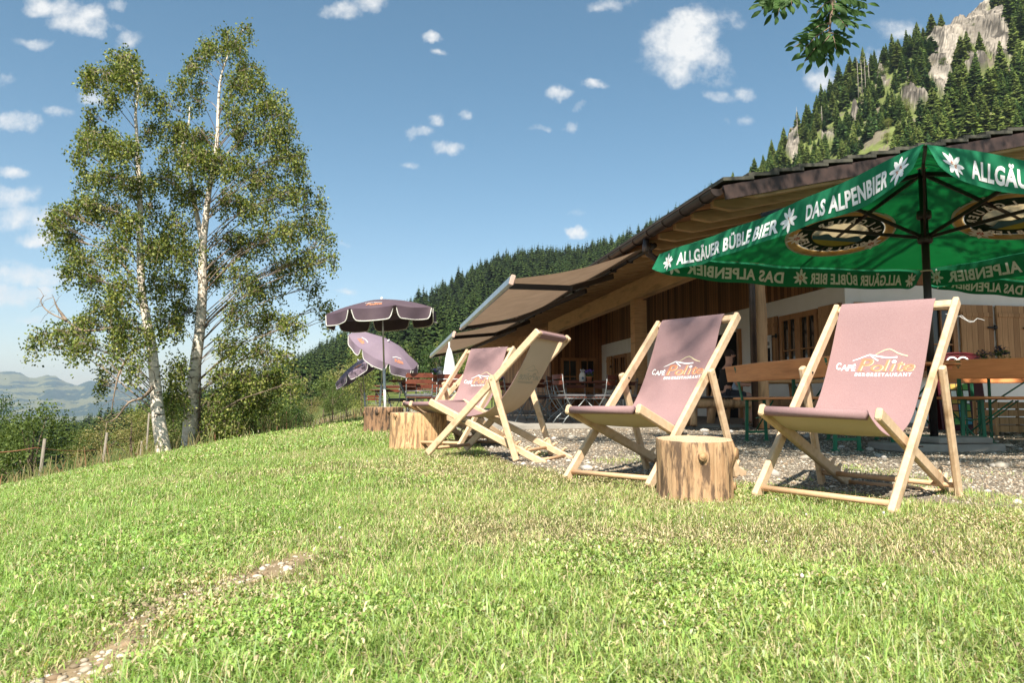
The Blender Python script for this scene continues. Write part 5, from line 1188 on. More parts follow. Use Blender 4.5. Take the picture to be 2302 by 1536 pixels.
def grass_band(n, d0, d1, L0, W0, clover=.45, name='lawn_grass'):
    x, y = sample_ground(n, d0, d1)
    g = gravel(x, y); dp = seg_dist(x, y, PATHW); dry = lawn_colour(x, y)
    r = RNG.uniform(0, 1, len(x))
    tuft = smooth(.60, .74, vnoise(x, y, .35, 64)) * smooth(1.6, .2, g) * .6
    keep = np.where(g < 0, r > .75 * smooth(-.30, .12, g + .12 * (vnoise(x, y, .3, 65) - .5)), r < tuft * .8) 
    keep &= ~((dp < .16) & (r > smooth(.0, .13, dp + .16 * (vnoise(x, y, .14, 66) - .5)) * .8 + .30 * smooth(.6, .35, vnoise(x, y, .22, 28)) + .14))
    keep &= r > dry * .30 + .4 * smooth(.60, .72, lnoise(x * .8 + y * .6, y * .8 - x * .6, .4, 70, 5))
    for (sx, sy), sr in STUMPS: keep = keep | ((np.hypot(x - sx, y - sy) < sr + .05) & (g < .3)); keep &= np.hypot(x - sx, y - sy) > sr * .98
    keep &= y < 21.5 + 1.37 * x + 6
    x, y, dry, g = x[keep], y[keep], dry[keep], g[keep]; n = len(x); z = near_z(x, y)
    kind = RNG.uniform(0, 1, n); cz = smooth(.52, .64, lnoise(x * .8 + y * .6, y * .8 - x * .6, .5, 68, 4)); isc = kind < clover * .35 + cz * .62
    h = L0 * RNG.uniform(.45, 1.25, n) * (1 - .45 * dry) * (.40 + 1.05 * lnoise(x * .8 + y * .6, y * .8 - x * .6, .11, 67, 4)); h[isc] *= .55
    tall = (RNG.uniform(0, 1, n) < .05) & ~isc; h[tall] *= 2.1
    w = W0 * RNG.uniform(.7, 1.3, n); w[isc] *= 2.3
    az = RNG.uniform(0, 2 * np.pi, n); tw = az + np.pi / 2 + RNG.normal(0, .5, n); lean = np.abs(RNG.normal(.80, .40, n)) + .15; lean[isc] = RNG.uniform(.9, 1.45, isc.sum())
    dx, dy = np.cos(az), np.sin(az); sx, sy = np.cos(tw) * w / 2, np.sin(tw) * w / 2
    base = np.stack([x, y, z - .004], 1); 
    a1 = lean * .45; a2 = np.minimum(lean * 1.35, 2.0)
    m1 = np.stack([dx * np.sin(a1) * h * .5, dy * np.sin(a1) * h * .5, np.cos(a1) * h * .5], 1); m2 = m1 + np.stack([dx * np.sin(a2) * h * .5, dy * np.sin(a2) * h * .5, np.cos(a2) * h * .5], 1)
    s = np.stack([sx, sy, np.zeros(n)], 1)
    lift = np.zeros((n, 3)); lift[isc, 2] = L0 * RNG.uniform(.1, .6, isc.sum()) 
    base = base + lift; taper0 = np.where(isc, .35, .8)[:, None]; tapm = np.where(isc, 1.0, .85)[:, None]
    V = np.stack([base - s * taper0, base + s * taper0, base + m1 - s * tapm, base + m1 + s * tapm, base + m2 - s * .12, base + m2 + s * .12], 1).reshape(-1, 3)
    o = np.arange(n)[:, None] * 6; Fc = np.concatenate([o + np.array([0, 1, 3, 2]), o + np.array([2, 3, 5, 4])])
    gr = np.array([.245, .39, .085]); gy = np.array([.46, .52, .17]); st = np.array([.72, .60, .36]); dk = np.array([.17, .29, .06]); bl = np.array([.47, .56, .29])
    t = RNG.uniform(0, 1, (n, 1)); q = np.clip(dry[:, None] + RNG.normal(0, .16, (n, 1)), 0, 1)
    side = smooth(.2, -.5, x / y)[:, None]
    col = gr * (1 - t) + gy * t; col = np.where(RNG.uniform(0, 1, (n, 1)) < .22, dk, col); col = np.where(RNG.uniform(0, 1, (n, 1)) < .12, bl, col)
    col = col * (1 - .4 * side) + gr * (.72, .88, .62) * .4 * side
    col = col * (.58 + .84 * lnoise(x * .8 + y * .6, y * .8 - x * .6, .10, 72, 4))[:, None]
    isd = RNG.uniform(0, 1, (n, 1)) < q * .62 + .12
    col = np.where(isd, st * RNG.uniform(.5, 1.1, (n, 1)), col * (1 - q * .25) + gy * q * .25)
    col = col * RNG.uniform(.75, 1.25, (n, 1))
    col = np.repeat(col, 6, 0); return V, Fc, col
def grass():
    Vs, Fs, Cs, off = [], [], [], 0
    for args in ((110000, .75, 1.9, .037, .0022, .22), (235000, 1.9, 3.6, .038, .0024, .16), (290000, 3.6, 7.0, .043, .0034, .10), (180000, 7, 13, .060, .007, .1), (90000, 13, 21, .075, .013, .1)):
        V, Fc, c = grass_band(*args); Vs.append(V); Fs.append(Fc + off); Cs.append(c); off += len(V)
    tag(link('grass', npmesh('grass', np.concatenate(Vs), np.concatenate(Fs), M_grass, np.concatenate(Cs), smooth=True)), 'short green lawn grass mixed with clover and dry straw patches', 'grass', kind='stuff')
    # tall dry grass past the lawn's crest
    n = 26000; y = RNG.uniform(9, 36, n); x = RNG.uniform(-.82, -.10, n) * y; d = (y - 21.5 - 1.37 * x) / 1.7; k = (d > .1) & (d < 9) & (RNG.uniform(0, 1, n) < np.exp(-d / 6)); x, y = x[k], y[k]
    k = (x / y < -.30) | (RNG.uniform(0, 1, len(x)) < .25); x, y = x[k], y[k]; n = len(x); z = terr(x, y)
    h = RNG.uniform(.18, .48, n) * (.5 + .7 * vnoise(x, y, 2, 71)); az = RNG.uniform(0, 6.28, n); lean = RNG.uniform(.05, .6, n); w = RNG.uniform(.008, .018, n)
    dx, dy = np.cos(az), np.sin(az); s = np.stack([w * .5, w * 0, w * 0], 1); b = np.stack([x, y, z - .02], 1)
    m1 = b + np.stack([dx * lean * h * .25, dy * lean * h * .25, h * .55], 1); m2 = b + np.stack([dx * lean * h * .8, dy * lean * h * .8, h], 1)
    V = np.stack([b - s, b + s, m1 - s * .8, m1 + s * .8, m2 - s * .9, m2 + s * .3], 1).reshape(-1, 3); o = np.arange(n)[:, None] * 6; Fc = np.concatenate([o + np.array([0, 1, 3, 2]), o + np.array([2, 3, 5, 4])])
    t = RNG.uniform(0, 1, (n, 1)); col = np.array([.30, .22, .11]) * t + np.array([.13, .18, .05]) * (1 - t); col = np.where(RNG.uniform(0, 1, (n, 1)) < .06, np.array([.36, .16, .10]), col)
    tag(link('tall_grass', npmesh('tall_grass', V, Fc, M_grass, np.repeat(col, 6, 0))), 'tall dry meadow grass along the fence past the lawn', 'grass', kind='stuff')
grass()

def ico():
    bm = bmesh.new(); bmesh.ops.create_icosphere(bm, subdivisions=1, radius=1); v = np.array([x.co[:] for x in bm.verts]); f = np.array([[q.index for q in x.verts] for x in bm.faces]); bm.free(); return v, f
def stones(x, y, r, name, label, cols, flat=.6, zfun=None, subd=None):
    iv, fv = ico(); n = len(x); z = (zfun or near_z)(x, y)
    ax = RNG.uniform(.65, 1.35, (n, 1, 3)); ax[..., 2] *= flat; a = RNG.uniform(0, 6.28, n); ca, sa = np.cos(a), np.sin(a)
    P_ = iv[None] * ax * (1 + RNG.normal(0, .10, (n, len(iv), 1))) * r[:, None, None]
    X = P_[..., 0] * ca[:, None] - P_[..., 1] * sa[:, None]; Y = P_[..., 0] * sa[:, None] + P_[..., 1] * ca[:, None]
    V = np.stack([X + x[:, None], Y + y[:, None], P_[..., 2] + (z + r * flat * .35)[:, None]], -1).reshape(-1, 3); Fc = (np.arange(n)[:, None, None] * len(iv) + fv[None]).reshape(-1, 3)
    c = np.array(cols)[RNG.integers(0, len(cols), n)] * RNG.uniform(.7, 1.2, (n, 1))
    sm = mat('stone_surface', (1, 1, 1), (.75, .75, .75), rough=.85, scale=30, attr='col', bump=.4, spec=.2)
    return link(name, npmesh(name, V, Fc, sm, np.repeat(c, len(iv), 0), smooth=True))
def gravel_stones():
    cols = [(.42, .36, .28), (.34, .28, .21), (.24, .20, .16), (.54, .48, .39), (.36, .26, .17), (.15, .125, .10)]
    X, Y, Rr = [], [], []
    for n, d0, d1, r0, r1 in ((26000, 2.3, 4.6, .003, .010), (24000, 4.6, 8, .004, .012), (12000, 8, 13, .006, .016)):
        x, y = sample_ground(n * 2, d0, d1, .8); g = gravel(x, y) + .25 * (vnoise(x, y, .3, 81) - .5); k = (g > -.05) & ((g > .10) | (RNG.uniform(0, 1, len(x)) < .4)); x, y = x[k], y[k]; X.append(x); Y.append(y); Rr.append(r0 + (r1 - r0) * RNG.uniform(0, 1, len(x)) ** 2.5)
    x, y, r = np.concatenate(X), np.concatenate(Y), np.concatenate(Rr)
    k = ~((y > 11.3 + .17 * x)); x, y, r = x[k], y[k], r[k]
    tag(stones(x, y, r, 'gravel', '', cols), 'pale crushed gravel covering the yard behind the deck chairs', 'gravel', kind='stuff')
    x, y = sample_ground(330, 2.6, 11, .8); k = gravel(x, y) > .05; x, y = x[k], y[k]; r = .016 + .04 * RNG.uniform(0, 1, len(x)) ** 3
    tag(stones(x, y, r, 'pebbles', '', [(.56, .50, .43), (.50, .46, .42), (.60, .52, .42)], .55), 'larger pale pebbles lying on the gravel yard', 'pebbles', kind='stuff')
    # pebbles of the worn strip in the foreground lawn
    P_ = []; 
    for (ax, ay), (bx, by) in zip(PATHW[:-1], PATHW[1:]):
        m = 130; t = RNG.uniform(0, 1, m); P_.append(np.stack([ax + (bx - ax) * t + RNG.normal(0, .06, m), ay + (by - ay) * t + RNG.normal(0, .06, m), .0015 + .0105 * RNG.uniform(0, 1, m) ** 3.2], 1))
    p = np.concatenate(P_); tag(stones(p[:, 0], p[:, 1], p[:, 2], 'path_pebbles', '', [(.50, .42, .32), (.60, .52, .42), (.34, .25, .17), (.26, .18, .11), (.30, .23, .15)], .45), 'pale pebbles and bare earth in the worn strip of lawn at lower left', 'pebbles', kind='stuff')
gravel_stones()
def clover_blossoms():
    x, y = sample_ground(260, 1.3, 9, .8); k = (gravel(x, y) < -.1) & (lnoise(x, y, .9, 77, 3) > .47); x, y = x[k], y[k]; r = RNG.uniform(.003, .0052, len(x))
    o = stones(x, y, r, 'clover_blossoms', '', [(.70, .66, .58), (.62, .48, .46), (.72, .70, .62)], 1.0, lambda a, b: near_z(a, b) + RNG.uniform(.012, .030, len(a)))
    tag(o, 'small white and pinkish clover blossoms scattered in the lawn', 'clover', kind='stuff')
clover_blossoms()

# ------------------------------------------------------------------ trees
def leaves_np(cent, size, n_per, spread, cols, colt=None, droop=.3, aspect=.6):
    """cent (m,3); diamond leaves scattered round each centre"""
    m = len(cent); n = m * n_per; c = np.repeat(cent, n_per, 0) + RNG.normal(0, 1, (n, 3)) * np.asarray(spread)
    d = RNG.normal(0, 1, (n, 3)); d[:, 2] -= droop; d /= np.linalg.norm(d, axis=1, keepdims=True); q = RNG.normal(0, 1, (n, 3)); e = np.cross(d, q); e /= np.linalg.norm(e, axis=1, keepdims=True) + 1e-9
    s = size * RNG.uniform(.6, 1.25, (n, 1)); V = np.stack([c - d * s * .5, c + e * s * aspect * .5, c + d * s * .5, c - e * s * aspect * .5], 1).reshape(-1, 3)
    Fc = np.arange(n * 4).reshape(n, 4); cc = np.array(cols)[RNG.integers(0, len(cols), n)] * RNG.uniform(.75, 1.3, (n, 1))
    return V, Fc, np.repeat(cc, 4, 0)
def bark_birch():
    def ex(t, c, tc, ns):
        mp = N(t, 'ShaderNodeMapping'); t.links.new(tc.outputs['Object'], mp.inputs[0]); mp.inputs['Scale'].default_value = (2.2, 2.2, 9)
        v = N(t, 'ShaderNodeTexNoise'); t.links.new(mp.outputs[0], v.inputs['Vector']); v.inputs['Scale'].default_value = 2.0; v.inputs['Detail'].default_value = 7; v.inputs['Roughness'].default_value = .7
        mr = N(t, 'ShaderNodeMapRange'); t.links.new(v.outputs['Fac'], mr.inputs[0]); mr.inputs[1].default_value = .55; mr.inputs[2].default_value = .61
        return MIX(t, mr.outputs[0], c, (.10, .075, .055))
    return mat('birch_bark', (.78, .69, .59), (.55, .46, .37), rough=.8, scale=5, stretch=(1, 1, 2.5), detail=6, bump=.5, extra=ex)
M_birch = bark_birch(); M_twig = mat('twig_bark', (.20, .14, .10), (.32, .22, .15), rough=.85, scale=8); M_bark = mat('tree_bark', (.13, .09, .06), (.20, .15, .11), rough=.9, scale=8, bump=.5)
def birch(D, trunk, w0, clumps, label, bare=(), crown_depth=1.3, trunk2=()):
    """trunk / clumps read off the photo as pixels at distance D"""
    pxm = D / F; base = P(*trunk[0], D); zb = T(base.x, base.y) - .15; root = thing('birch_tree', label, 'birch', (base.x, base.y, zb), 0, 'birches on the lawn crest')
    o = Vector((base.x, base.y, zb)); tp = [P(x, y, D) - o for x, y in trunk]; tp[0].z = 0; n = len(tp); hs = [p.z for p in tp]; H = hs[-1]
    m = MB(); fine = catmull([tuple(p) for p in tp], 4); k = len(fine)
    m.tube(fine, [max(.008, w0 * (1 - .975 * (i / (k - 1)) ** .62) * (1 + .25 * math.exp(-i / 2.5))) for i in range(k)], 12); m.build('trunk', M_birch, root)
    for tk, w in trunk2:
        q = [P(x, y, D + .25) - o for x, y in tk]; m = MB(); f2 = catmull([tuple(p) for p in q], 4); m.tube(f2, [w * (1 - .85 * i / (len(f2) - 1)) for i in range(len(f2))], 8); m.build('stem', M_birch if w > .05 else M_twig, root)
    rr = random.Random(int(D * 10)); bm_ = MB(); cents = []
    def trunk_at(z):
        for i in range(n - 1):
            if hs[i] <= z <= hs[i + 1]: t = (z - hs[i]) / max(1e-6, hs[i + 1] - hs[i]); return tp[i].lerp(tp[i + 1], t)
        return tp[-1] if z > 0 else tp[0]
    for (px, py, rx, ry, *rest) in clumps:
        rx *= .86; ry *= .86
        dens = rest[0] if rest else 1.0
        c = P(px, py, D) - o; side = abs(c.x - trunk_at(c.z).x); dep = crown_depth * math.sqrt(max(.15, 1 - (py - 500) ** 2 / 650 ** 2)) * (1.0 - .45 * min(1, side / 2.2))
        for layer in range(2 if rx > 28 else 1):
            dy = rr.uniform(-dep, dep); sc = (D + dy) / D; cc = (P(px, py, D) - Vector((0, 0, CAMZ))) * sc + Vector((0, 0, CAMZ)) - o
            st = trunk_at(max(.3, min(H * .98, cc.z - side * .55 - .2))); mid = st.lerp(cc, .5) + Vector((rr.uniform(-.08, .08), rr.uniform(-.1, .1), .10 + .08 * side))
            pth = catmull([tuple(st), tuple(st.lerp(mid, .5) + Vector((rr.uniform(-.05, .05), rr.uniform(-.05, .05), .03))), tuple(mid), tuple(cc)], 3); L_ = (cc - st).length; r0 = .004 + .0045 * L_
            bm_.tube(pth, [max(.004, r0 * (1 - .8 * i / (len(pth) - 1))) for i in range(len(pth))], 5, cap=False)
            nt_ = int((rx * ry) ** .5 / 3.0 * dens) + 4
            for j in range(nt_):
                a = rr.uniform(0, 6.28); q = math.sqrt(rr.uniform(.05, 1)); ex_ = cc + Vector((math.cos(a) * q * rx * pxm, rr.uniform(-.5, .5) * rx * pxm, math.sin(a) * q * ry * pxm)); s_ = mid.lerp(cc, rr.uniform(.2, 1))
                dr = rr.uniform(.10, .38); e2 = ex_ + Vector((rr.uniform(-.08, .08), 0, -dr)); mm_ = s_.lerp(ex_, .6) + Vector((0, 0, .06))
                bm_.tube([s_, mm_, ex_, e2], [.004, .0035, .003, .0015], 4, cap=False)
                for t_ in (0.0, .35, .7, 1.0): cents.append(ex_.lerp(e2, t_)); 
                cents.append(mm_.lerp(ex_, .5))
    for pts in bare:
        q = [P(x, y, D - .3) - o for x, y in pts]; f2 = catmull([tuple(p) for p in q], 3); bm_.tube(f2, [.035 * (1 - .85 * i / (len(f2) - 1)) for i in range(len(f2))], 6)
        for i in range(len(f2) // 2, len(f2), 2):
            a = Vector(f2[i]); 
            for s_ in range(2): v = Vector((rr.uniform(-.25, .1), rr.uniform(-.1, .1), rr.uniform(-.25, .18))); bm_.tube([a, a + v * .5 + Vector((0, 0, .03)), a + v], [.006, .004, .002], 4)
    bm_.build('branch', mat('birch_branch_bark', (.36, .27, .20), (.10, .075, .055), rough=.85, scale=6), root)
    V, Fc, cl = leaves_np(np.array([tuple(c) for c in cents]), .054, 9, (.055, .065, .07), [(.13, .17, .03), (.21, .235, .055), (.06, .09, .018), (.30, .31, .09), (.10, .14, .025)], droop=.6, aspect=.72)  # brightest leaf tones put sunlit specks into the colour
    link('crown', npmesh('crown', V, Fc, M_leaf, cl), root); return root
T1 = [(372, 1018), (366, 1005), (354, 922), (350, 871), (340, 774), (330, 719), (320, 664), (315, 578), (315, 500), (315, 450), (311, 375), (307, 293), (305, 250), (311, 203), (297, 156), (281, 117)]
C1 = [(275, 130, 35, 22), (240, 170, 55, 22), (200, 165, 25, 16, .8), (300, 170, 40, 36), (195, 180, 16, 18, .6), (250, 215, 30, 28), (330, 205, 26, 26), (200, 255, 16, 20, .7), (215, 300, 45, 22), (180, 335, 20, 38), (240, 325, 45, 32), (290, 330, 36, 26), (190, 400, 20, 32, .8), (250, 400, 48, 32), (340, 300, 26, 34), (310, 410, 36, 30), (140, 480, 35, 26), (190, 460, 40, 28), (118, 500, 20, 22, .8), (240, 470, 48, 32), (290, 500, 38, 28), (150, 535, 40, 22), (180, 580, 34, 26, .8), (152, 602, 18, 26, .6), (250, 560, 48, 32), (200, 625, 36, 22, .8), (230, 690, 42, 22), (190, 722, 38, 20), (140, 745, 40, 13, .8), (90, 752, 28, 12, .8), (72, 764, 10, 12, .6), (180, 772, 40, 18), (280, 640, 38, 38), (270, 720, 38, 24), (240, 830, 28, 22, .7), (265, 790, 32, 22, .8), (226, 862, 18, 20, .5), (300, 820, 28, 32, .8), (270, 760, 34, 20, .8), (340, 560, 34, 34), (345, 470, 30, 34), (350, 640, 26, 40), (325, 750, 30, 34, .9)]
T2 = [(426, 1010), (428, 960), (430, 891), (440, 813), (450, 735), (455, 656), (455, 600), (457, 540), (461, 508), (467, 450), (473, 410), (484, 350), (489, 305), (491, 235), (496, 176), (508, 137), (524, 98), (547, 66)]
C2 = [(550, 66, 24, 11, .7), (505, 76, 20, 18, .7), (525, 105, 40, 16), (460, 96, 22, 13, .7), (480, 112, 24, 22), (445, 136, 28, 22), (428, 150, 18, 13, .7), (560, 155, 38, 22), (540, 190, 48, 28), (590, 182, 18, 18, .7), (450, 190, 28, 24, .8), (400, 200, 32, 26), (372, 228, 28, 28), (440, 230, 28, 22, .7), (620, 212, 28, 18, .8), (600, 240, 44, 28), (640, 252, 13, 16, .6), (530, 250, 42, 32, .8), (560, 300, 48, 32), (620, 300, 42, 32), (660, 290, 13, 13, .6), (680, 338, 14, 13, .6), (640, 350, 48, 28), (400, 290, 38, 28), (450, 312, 50, 34, 1.3), (440, 350, 50, 38, 1.4), (490, 370, 40, 38, 1.2), (550, 370, 48, 32), (600, 400, 48, 32), (680, 385, 24, 22, .8), (380, 340, 32, 28), (370, 400, 44, 28), (420, 430, 50, 30, 1.2), (520, 450, 48, 32), (580, 460, 48, 32), (650, 430, 44, 28), (700, 430, 28, 22, .8), (725, 455, 14, 18, .6), (700, 500, 34, 28), (640, 520, 48, 32), (735, 545, 20, 30, .7), (748, 580, 10, 18, .5), (700, 580, 38, 28), (580, 540, 50, 36), (520, 540, 48, 34), (400, 500, 48, 36), (370, 560, 44, 36), (430, 570, 40, 36), (640, 600, 46, 30), (705, 640, 28, 24, .9), (732, 690, 18, 14, .7), (745, 715, 9, 16, .5), (600, 650, 48, 32), (540, 620, 46, 32), (480, 600, 40, 36), (390, 640, 44, 36), (420, 700, 42, 38), (375, 720, 34, 36), (540, 700, 46, 32), (600, 720, 46, 32), (660, 730, 34, 26, .8), (520, 780, 42, 32), (600, 790, 44, 30), (650, 800, 30, 24, .8), (560, 850, 44, 30), (620, 850, 34, 26, .9), (665, 860, 22, 24, .7), (500, 850, 40, 32), (540, 905, 40, 26, .9), (600, 905, 36, 24, .8), (480, 915, 34, 30, .9), (400, 830, 40, 36), (395, 895, 34, 34, .9), (480, 965, 28, 22, .9), (520, 955, 36, 26, .9), (560, 965, 28, 20, .7)]
birch(13.6, T1, .155, C1, 'left birch of the pair, white trunk leaning, with a bare branch to the left', bare=[[(342, 745), (300, 738), (262, 736), (222, 742), (180, 742), (150, 722), (110, 702), (92, 680), (98, 665)], [(150, 722), (138, 705), (128, 690), (120, 668)], [(340, 770), (300, 790), (272, 830), (258, 880), (250, 930)], [(345, 870), (320, 895), (290, 905), (262, 940), (240, 950)]])
birch(14.6, T2, .165, C2, 'right birch of the pair, taller and fuller, with an upright trunk', trunk2=[([(458, 560), (440, 470), (426, 390), (410, 330), (424, 280), (426, 240)], .06), ([(449, 1005), (448, 930), (450, 860), (452, 790)], .04)])

# broadleaf and conifer kinds for the slopes
def broad_mesh(seed, cols, h=1.0, n_cl=26, per=46, size=.052, wide=.36, low=.14):
    r = np.random.default_rng(seed); c = []
    while len(c) < n_cl:
        p = r.uniform(-1, 1, 3)
        if np.linalg.norm(p) < 1: 
            z = low + (1 - low) * (p[2] * .5 + .5); k = wide * (1.05 - .5 * abs(p[2])) ; c.append((p[0] * k, p[1] * k, z * h))
    c = np.array(c); global RNG; keep = RNG; RNG = r; V, Fc, cl = leaves_np(c, size, per, (.068, .068, .055), cols, droop=.2, aspect=.8); RNG = keep
    tb = MB(); rr = random.Random(seed); tb.tube([(0, 0, 0), (.01, 0, .25 * h), (.0, .01, .6 * h), (0, 0, .85 * h)], [.022, .018, .010, .003], 6)
    for q in c[::3]: tb.tube([(0, 0, max(.15, q[2] * .5)), tuple(np.array([q[0] * .5, q[1] * .5, q[2] * .8])), tuple(q)], [.009, .006, .002], 4, cap=False)
    return tb, npmesh('crown', V, Fc, M_leaf, cl)
KINDS = {}
def kind_proto(kind, seed, fine=False):
    if (kind, seed) in KINDS: return KINDS[(kind, seed)]
    C_ = dict(dark=[(.04, .075, .016), (.06, .10, .022), (.03, .055, .014)], mid=[(.085, .125, .028), (.12, .155, .036), (.06, .09, .02)], pale=[(.20, .23, .06), (.25, .26, .07), (.15, .17, .04)], tan=[(.20, .19, .065), (.14, .14, .045), (.26, .22, .09)])[kind]
    tb, me = broad_mesh(seed, C_, n_cl={'tan': 18, 'pale': 24}.get(kind, 28), per={'tan': 34}.get(kind, 52) * (4 if fine else 1), size=(.045 if kind != 'pale' else .038) * (.5 if fine else 1), wide=.36 if kind != 'pale' else .30); mt = bpy.data.meshes.new('trunk'); mt.from_pydata(tb.v, [], tb.f); mt.materials.append(M_bark); KINDS[(kind, seed)] = (mt, me); return mt, me
def plant(name, kind, seed, px, D, pyt, wide, label, cat, group=None, pyb=None):
    x = kx(px) * D; z = T(x, D) if pyb is None else CAMZ + el(pyb) * D; H = CAMZ + el(pyt) * D - z
    if H < .3: return
    mt, me = kind_proto(kind, seed, D < 125 and seed < 20); root = thing(name, label, cat, (x, D, z - .03 * H), random.uniform(0, 6), group); w = wide / F * D / .78
    root.scale = (w, w, H * 1.02)
    link('trunk', mt, root); link('crown', me, root)
SHR = [('dark', 1, -5, 30, 870, 100, 'dark leafy tree cut by the left edge of the picture'), ('mid', 2, 80, 25, 912, 210, 'bushy tree at far left above the wire fence, dense green'), ('mid', 3, 20, 27, 950, 130, 'low bush at the foot of the fence, far left corner'),
 ('tan', 4, 232, 30, 948, 130, 'sparse olive bush right of the second fence post'), ('mid', 5, 185, 38, 955, 90, 'distant rounded bush between the first two fence posts'), ('tan', 6, 300, 31, 925, 170, 'tangled olive bush left of the leaning birch trunk'), ('pale', 7, 330, 46, 905, 150, 'pale green bush behind the leaning birch trunk'),
 ('mid', 8, 392, 36, 880, 130, 'green tree standing in the gap between the birch trunks'), ('dark', 9, 480, 33, 900, 150, 'dark bush right of the upright birch trunk'), ('dark', 10, 545, 38, 905, 150, 'second dark bush right of the birches'), ('mid', 11, 605, 46, 900, 150, 'mid green bush below the wooded slope'), ('dark', 12, 650, 60, 905, 120, 'dark bush at the lower end of the far fence'), ('tan', 13, 430, 40, 915, 120, 'brownish bush seen between the two birch trunks'),
 ('tan', 14, 700, 105, 884, 62, 'small tan tree standing alone on the far meadow edge'), ('mid', 15, 748, 112, 860, 74, 'round green tree beside the small tan one'), ('pale', 16, 812, 100, 765, 105, 'tall pale weeping tree behind the tipped parasols'), ('mid', 17, 780, 118, 885, 60, 'green bush at the foot of the pale weeping tree')]
for k_, sd, px, D, pt, w, lab in SHR: plant('bush' if pt > 890 else 'leafy_tree', k_, sd, px, D, pt, w, lab, 'bush' if pt > 890 else 'tree')
r_ = random.Random(12)
for i in range(64):
    px = r_.uniform(600, 1500) if i < 50 else r_.uniform(420, 700); D = r_.uniform(135, 235)
    k_ = r_.choice(['dark', 'mid', 'mid', 'dark', 'pale', 'tan']); x = kx(px) * D; z = T(x, D); pb = PCY - F * math.tan(math.atan((z - CAMZ) / D) - PITCH); h = r_.uniform(7, 12)
    plant('leafy_tree', k_, 20 + r_.randrange(4), px, D, pb - h / D * F, h * .8 / D * F, 'leafy tree in the belt at the foot of the wooded hill', 'tree', 'leafy trees at the foot of the wooded hill')

def conifer_np(seed, tiers=15, per=11, slim=.17, ragged=.25, cols=None):
    r = np.random.default_rng(seed); V, Fc, Cl = [], [], []; cols = np.array(cols or [(.022, .045, .014), (.034, .062, .018), (.018, .034, .012), (.045, .075, .022)])
    for t in range(tiers):
        z = .10 + .88 * (t / tiers) ** .92; rad = slim * (1 - z) ** .8 * 1.25 + .008
        for k in range(per if t < tiers * .7 else max(4, per - 4)):
            a = r.uniform(0, 6.28); L_ = rad * r.uniform(1 - ragged, 1 + ragged); d = np.array([np.cos(a), np.sin(a)]); e = np.array([-d[1], d[0]]); w = L_ * r.uniform(.28, .45) + .006; zz = z + r.uniform(-.02, .02); dz = -L_ * r.uniform(.25, .75)
            b = len(V); V += [(0, 0, zz + .012), (d[0] * L_ * .6 + e[0] * w, d[1] * L_ * .6 + e[1] * w, zz + dz * .8 - .008), (d[0] * L_, d[1] * L_, zz + dz * .7), (d[0] * L_ * .6 - e[0] * w, d[1] * L_ * .6 - e[1] * w, zz + dz * .8 - .008)]
            Fc.append((b, b + 1, b + 2, b + 3)); c = cols[r.integers(len(cols))] * r.uniform(.7, 1.3); Cl += [c] * 4
    b = len(V); V += [(-.006, 0, .96), (.006, 0, .96), (.001, 0, 1.03), (-.001, 0, 1.03)]; Fc.append((b, b + 1, b + 2, b + 3)); Cl += [cols[0]] * 4
    return np.array(V), np.array(Fc), np.array(Cl)
